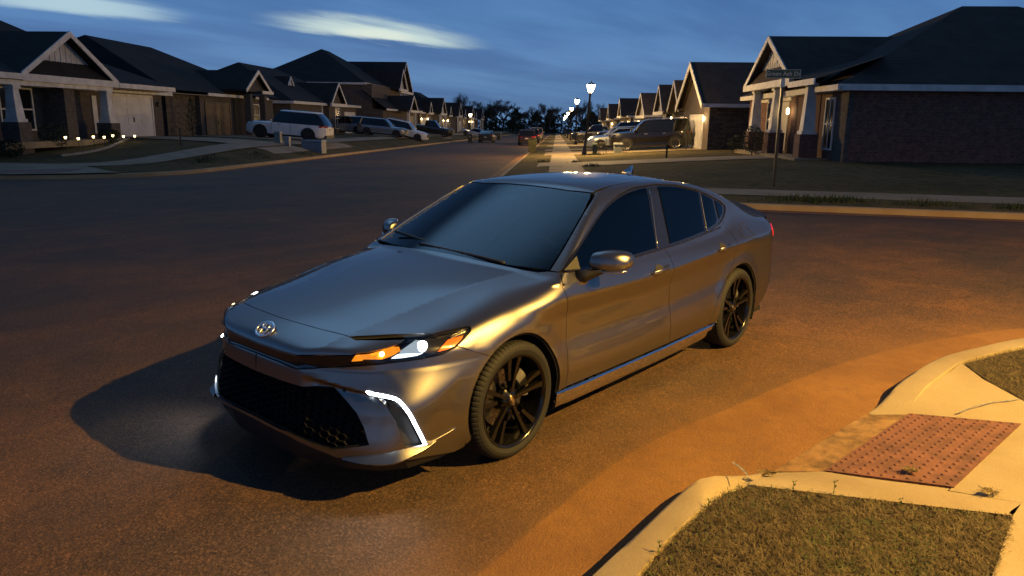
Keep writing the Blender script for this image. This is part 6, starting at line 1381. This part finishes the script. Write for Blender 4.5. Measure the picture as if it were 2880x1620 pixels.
    for (s,t,n,w,l) in ((17.25,6.0,420,.55,1.4),(16.7,8.2,110,.4,.9),(16.3,9.8,80,.4,.5),(16.0,11.4,80,.3,.5),(33.5,-13.6,200,1.6,.6),(38.5,-13.4,160,1.2,.6),(29,-13.9,160,1.6,.5),(43,2.2,160,.6,.8),(33.8,.9,60,.3,.3),(35.0,-.6,40,.2,.3),(30.2,1.5,60,.3,.4)):
        for i in range(n):
            a=s+RNG.normal(0,w*.4); c=t+RNG.normal(0,l*.4); h=RNG.uniform(.06,.17); an=RNG.uniform(0,6.28); z=float(hgt(a,c)); d=(math.cos(an)*.02,math.sin(an)*.02)
            lean_=RNG.normal(0,.05,2); b.add([ST(a-d[0],c-d[1],z),ST(a+d[0],c+d[1],z),ST(a+lean_[0],c+lean_[1],z+h)],[(0,1,2)])
    tag(b.build('grass_tufts',tuft),kind='stuff')
    # oil drips on the road
    b=MB()
    for x,y,r_ in ((.86,1.45,.035),(.78,1.52,.02),(.80,1.40,.016)):
        c=np.array((x,y)); b.add([(c[0]+r_*(1+.3*math.sin(3*a))*math.cos(a)*1.5,c[1]+r_*math.sin(a),.006) for a in np.linspace(0,6.28,15)[:-1]],[tuple(range(14))])
    tag(b.build('oil_drips',mat('oil_stain',(.008,.007,.006),.3)),kind='structure')
PATHL=[]
def trees():
    bark=mat('grey_bark',(.05,.043,.04),.9,noise=(3,4,(.035,.03,.028),(.065,.056,.05))); twig=mat('fine_twigs',(.085,.075,.072),.9,noise=(2,3,(.065,.058,.055),(.10,.09,.085)))
    dk=mat('evergreen_needles',(.02,.025,.018),.9,noise=(1.2,4,(.012,.016,.011),(.032,.04,.026)))
    def bare(s,t,H,W,label,seed,dense=1.0):
        rg=np.random.default_rng(seed); z=float(zr(s)) if s<330 else -3.5
        r=tag(empty('tree',ST(s,t,z-.2)),label,'tree',group='bare trees at the end of the street'); tr=MB(); cr=MB()
        def limb(p,d,L,rad,dep):
            q=p+d*L
            mb=tr if dep<2 else cr
            mb.tube([tuple(p),tuple((p+q)/2+rg.normal(0,L*.04,3)),tuple(q)],[rad,rad*.8,rad*.6],5 if dep<2 else 3,False)
            if dep>=5: return
            n=int(rg.integers(4,6)) if dep else int(rg.integers(6,9))
            for k in range(n):
                u=rg.uniform(.45,1.0); b_=p+d*L*u; e=rg.normal(size=3); e[2]=abs(e[2])*.5+.15
                nd=d*.75+e/np.linalg.norm(e)*(.75 if dep else .9); nd[2]+=.12; nd/=np.linalg.norm(nd)
                limb(b_,nd,L*rg.uniform(.52,.72),max(rad*.55,.013),dep+1)
        limb(np.array((0,0,0.)),np.array((rg.normal(0,.05),rg.normal(0,.05),1.)),H*.36,H*.018,0)
        ob=tr.build('trunk',bark,r); 
        V=np.array(cr.v); sc=W/2/max(1e-3,np.percentile(np.hypot(V[:,0],V[:,1]),96)); hz=H/max(V[:,2].max(),1e-3)
        cr.v=[tuple(v*np.array((sc,sc,hz))) for v in V]; tr_=[tuple(np.array(v)*np.array((sc if v[2]>H*.3 else 1,sc if v[2]>H*.3 else 1,hz))) for v in tr.v]
        ob.data.vertices.foreach_set('co',np.array(tr_,dtype=np.float32).ravel()); ob.data.update(); cr.build('crown',twig,r)
    def ever(s,t,H,W,label,seed):
        rg=np.random.default_rng(seed); r=tag(empty('evergreen_tree',ST(s,t,float(zr(min(s,330)))-.2)),label,'tree',group='dark evergreens at the end of the street'); b=MB(); b.tube([(0,0,0),(0,0,H*.8)],[H*.02,H*.008],6); b.build('trunk',bark,r); b=MB()
        for i in range(1500):
            zz=rg.uniform(.08,1); lob=1+.35*math.sin(7*zz*3+seed); w=W/2*(1-zz**1.8)**.8*lob*rg.uniform(.35,1)+.1; a=rg.uniform(0,6.28); c=np.array((w*math.cos(a),w*math.sin(a),H*zz)); e=rg.normal(size=3); e/=np.linalg.norm(e); f=np.cross(e,rg.normal(size=3)); f/=np.linalg.norm(f); L_=rg.uniform(.2,.55)
            b.add([c-e*L_,c+f*L_*.5,c+e*L_,c-f*L_*.5],[(0,1,2,3)])
        b.build('crown',dk,r)
    for i,(s,t,H,W,lab) in enumerate(TREES_B): bare(s,t,H,W,lab,20+i)
    for i,(s,t,H,W,lab) in enumerate(TREES_E): ever(s,t,H,W,lab,60+i)
    # low thicket behind everything
    b=MB(); rg=np.random.default_rng(5)
    for i in range(9000):
        t=rg.uniform(-150,150); s=rg.uniform(285,320); z=rg.uniform(0,1)**1.3*(6.0+2.2*math.sin(t*.11)+1.6*math.sin(t*.31+1)); c=np.array(ST(s,t,-3.6+z)); e=rg.normal(size=3); e/=np.linalg.norm(e); f=np.cross(e,rg.normal(size=3)); f/=np.linalg.norm(f); L_=rg.uniform(.4,1.1)
        b.add([c-e*L_,c+f*L_*.6,c+e*L_,c-f*L_*.6],[(0,1,2,3)])
    tag(b.build('far_thicket',dk),kind='stuff')
TREES_B=[];TREES_E=[]
SKY_LOBES=[((-.30,-.66,.69),(.9,-.41,0),.42,.25,(.30,.64,1.12),.95),  # first lobe is unseen, added so the windshield reflects brighter sky
 ((-.632,-.768,.104),(.78,-.62,.09),.118,.0125,(.60,.74,.70),.95),((-.655,-.748,.098),(.78,-.62,.09),.05,.006,(.75,.82,.72),.8),((-.33,-.936,.118),(.94,-.33,.03),.10,.012,(.50,.68,.74),.8)]
PATHL=[(28.74,-19.5,.92),(29.54,-19.5,.86),(30.55,-19.5,.91),(31.31,-19.5,.88),(31.95,-19.5,.93),(32.76,-19.5,.88),(33.66,-19.5,.88)]
TREES_B=[(250,-32,13.5,7.5,'pale wispy bare tree rising just right of the two storey roofs'),(252,-25.5,11.6,10,'round bare tree, left of the broad domed pair'),(246,-17.5,11.4,13,'broad domed bare tree, widest at the end of the street'),(255,-9.5,9.6,9,'low bare tree left of the lamp row'),(248,-2.4,10.6,7.5,'dense bare tree straight above the end of the road'),(250,4.2,9.4,6.5,'small bare tree behind the lit lamp row'),(252,8.8,12,7.5,'tall thin bare tree just left of the leaning lamp post'),(250,15.4,10.8,8.5,'bare tree just right of the leaning lamp post'),(248,22.5,9.6,9,'low bare tree above the right parked cars'),(254,30,9.4,10,'low bare tree beside the farthest right gable')]
TREES_E=[(238,-21,8.4,8,'dark evergreen under the broad domed bare tree'),(240,-13,8.0,8,'dark evergreen left of the far street end'),(236,-29,8.2,8,'dark evergreen beside the last lit left house'),(262,-2.5,8.4,7,'dark evergreen behind the dense tree at the road end'),(240,11,7.4,8,'dark evergreen behind the leaning lamp post'),(240,19,7.6,9,'dark evergreen behind the right row of roofs'),(244,-6.5,6.8,8,'short dark evergreen by the far left lamp')]
camera(); world()
ground(); walks(); corner(); houses(); cars(); things(); trees(); hero()
# the lamp that lights the car: same pattern of street lamp, on the near corner just outside the picture
street_lamp((-1.2,8.3,.12),0,6.5,'black lamp post on the near corner that lights the grey sedan',KEYW,glow=glowmat('lit_key_lamp_glass',(1,.6,.22),20),rad=.07,col=(1,.60,.13),cut=168,blend=.8)
sun=bpy.data.lights.new('sun','SUN'); sun.energy=.004; sun.angle=math.radians(12); sun.color=(1,.8,.65); so=bpy.data.objects.new('sun',sun); COL.objects.link(so); so.rotation_euler=(math.radians(86),0,math.radians(110))
scene.view_settings.view_transform='Standard'; scene.view_settings.look='None'; scene.view_settings.exposure=0; scene.view_settings.gamma=1
scene.cycles.use_denoising=True
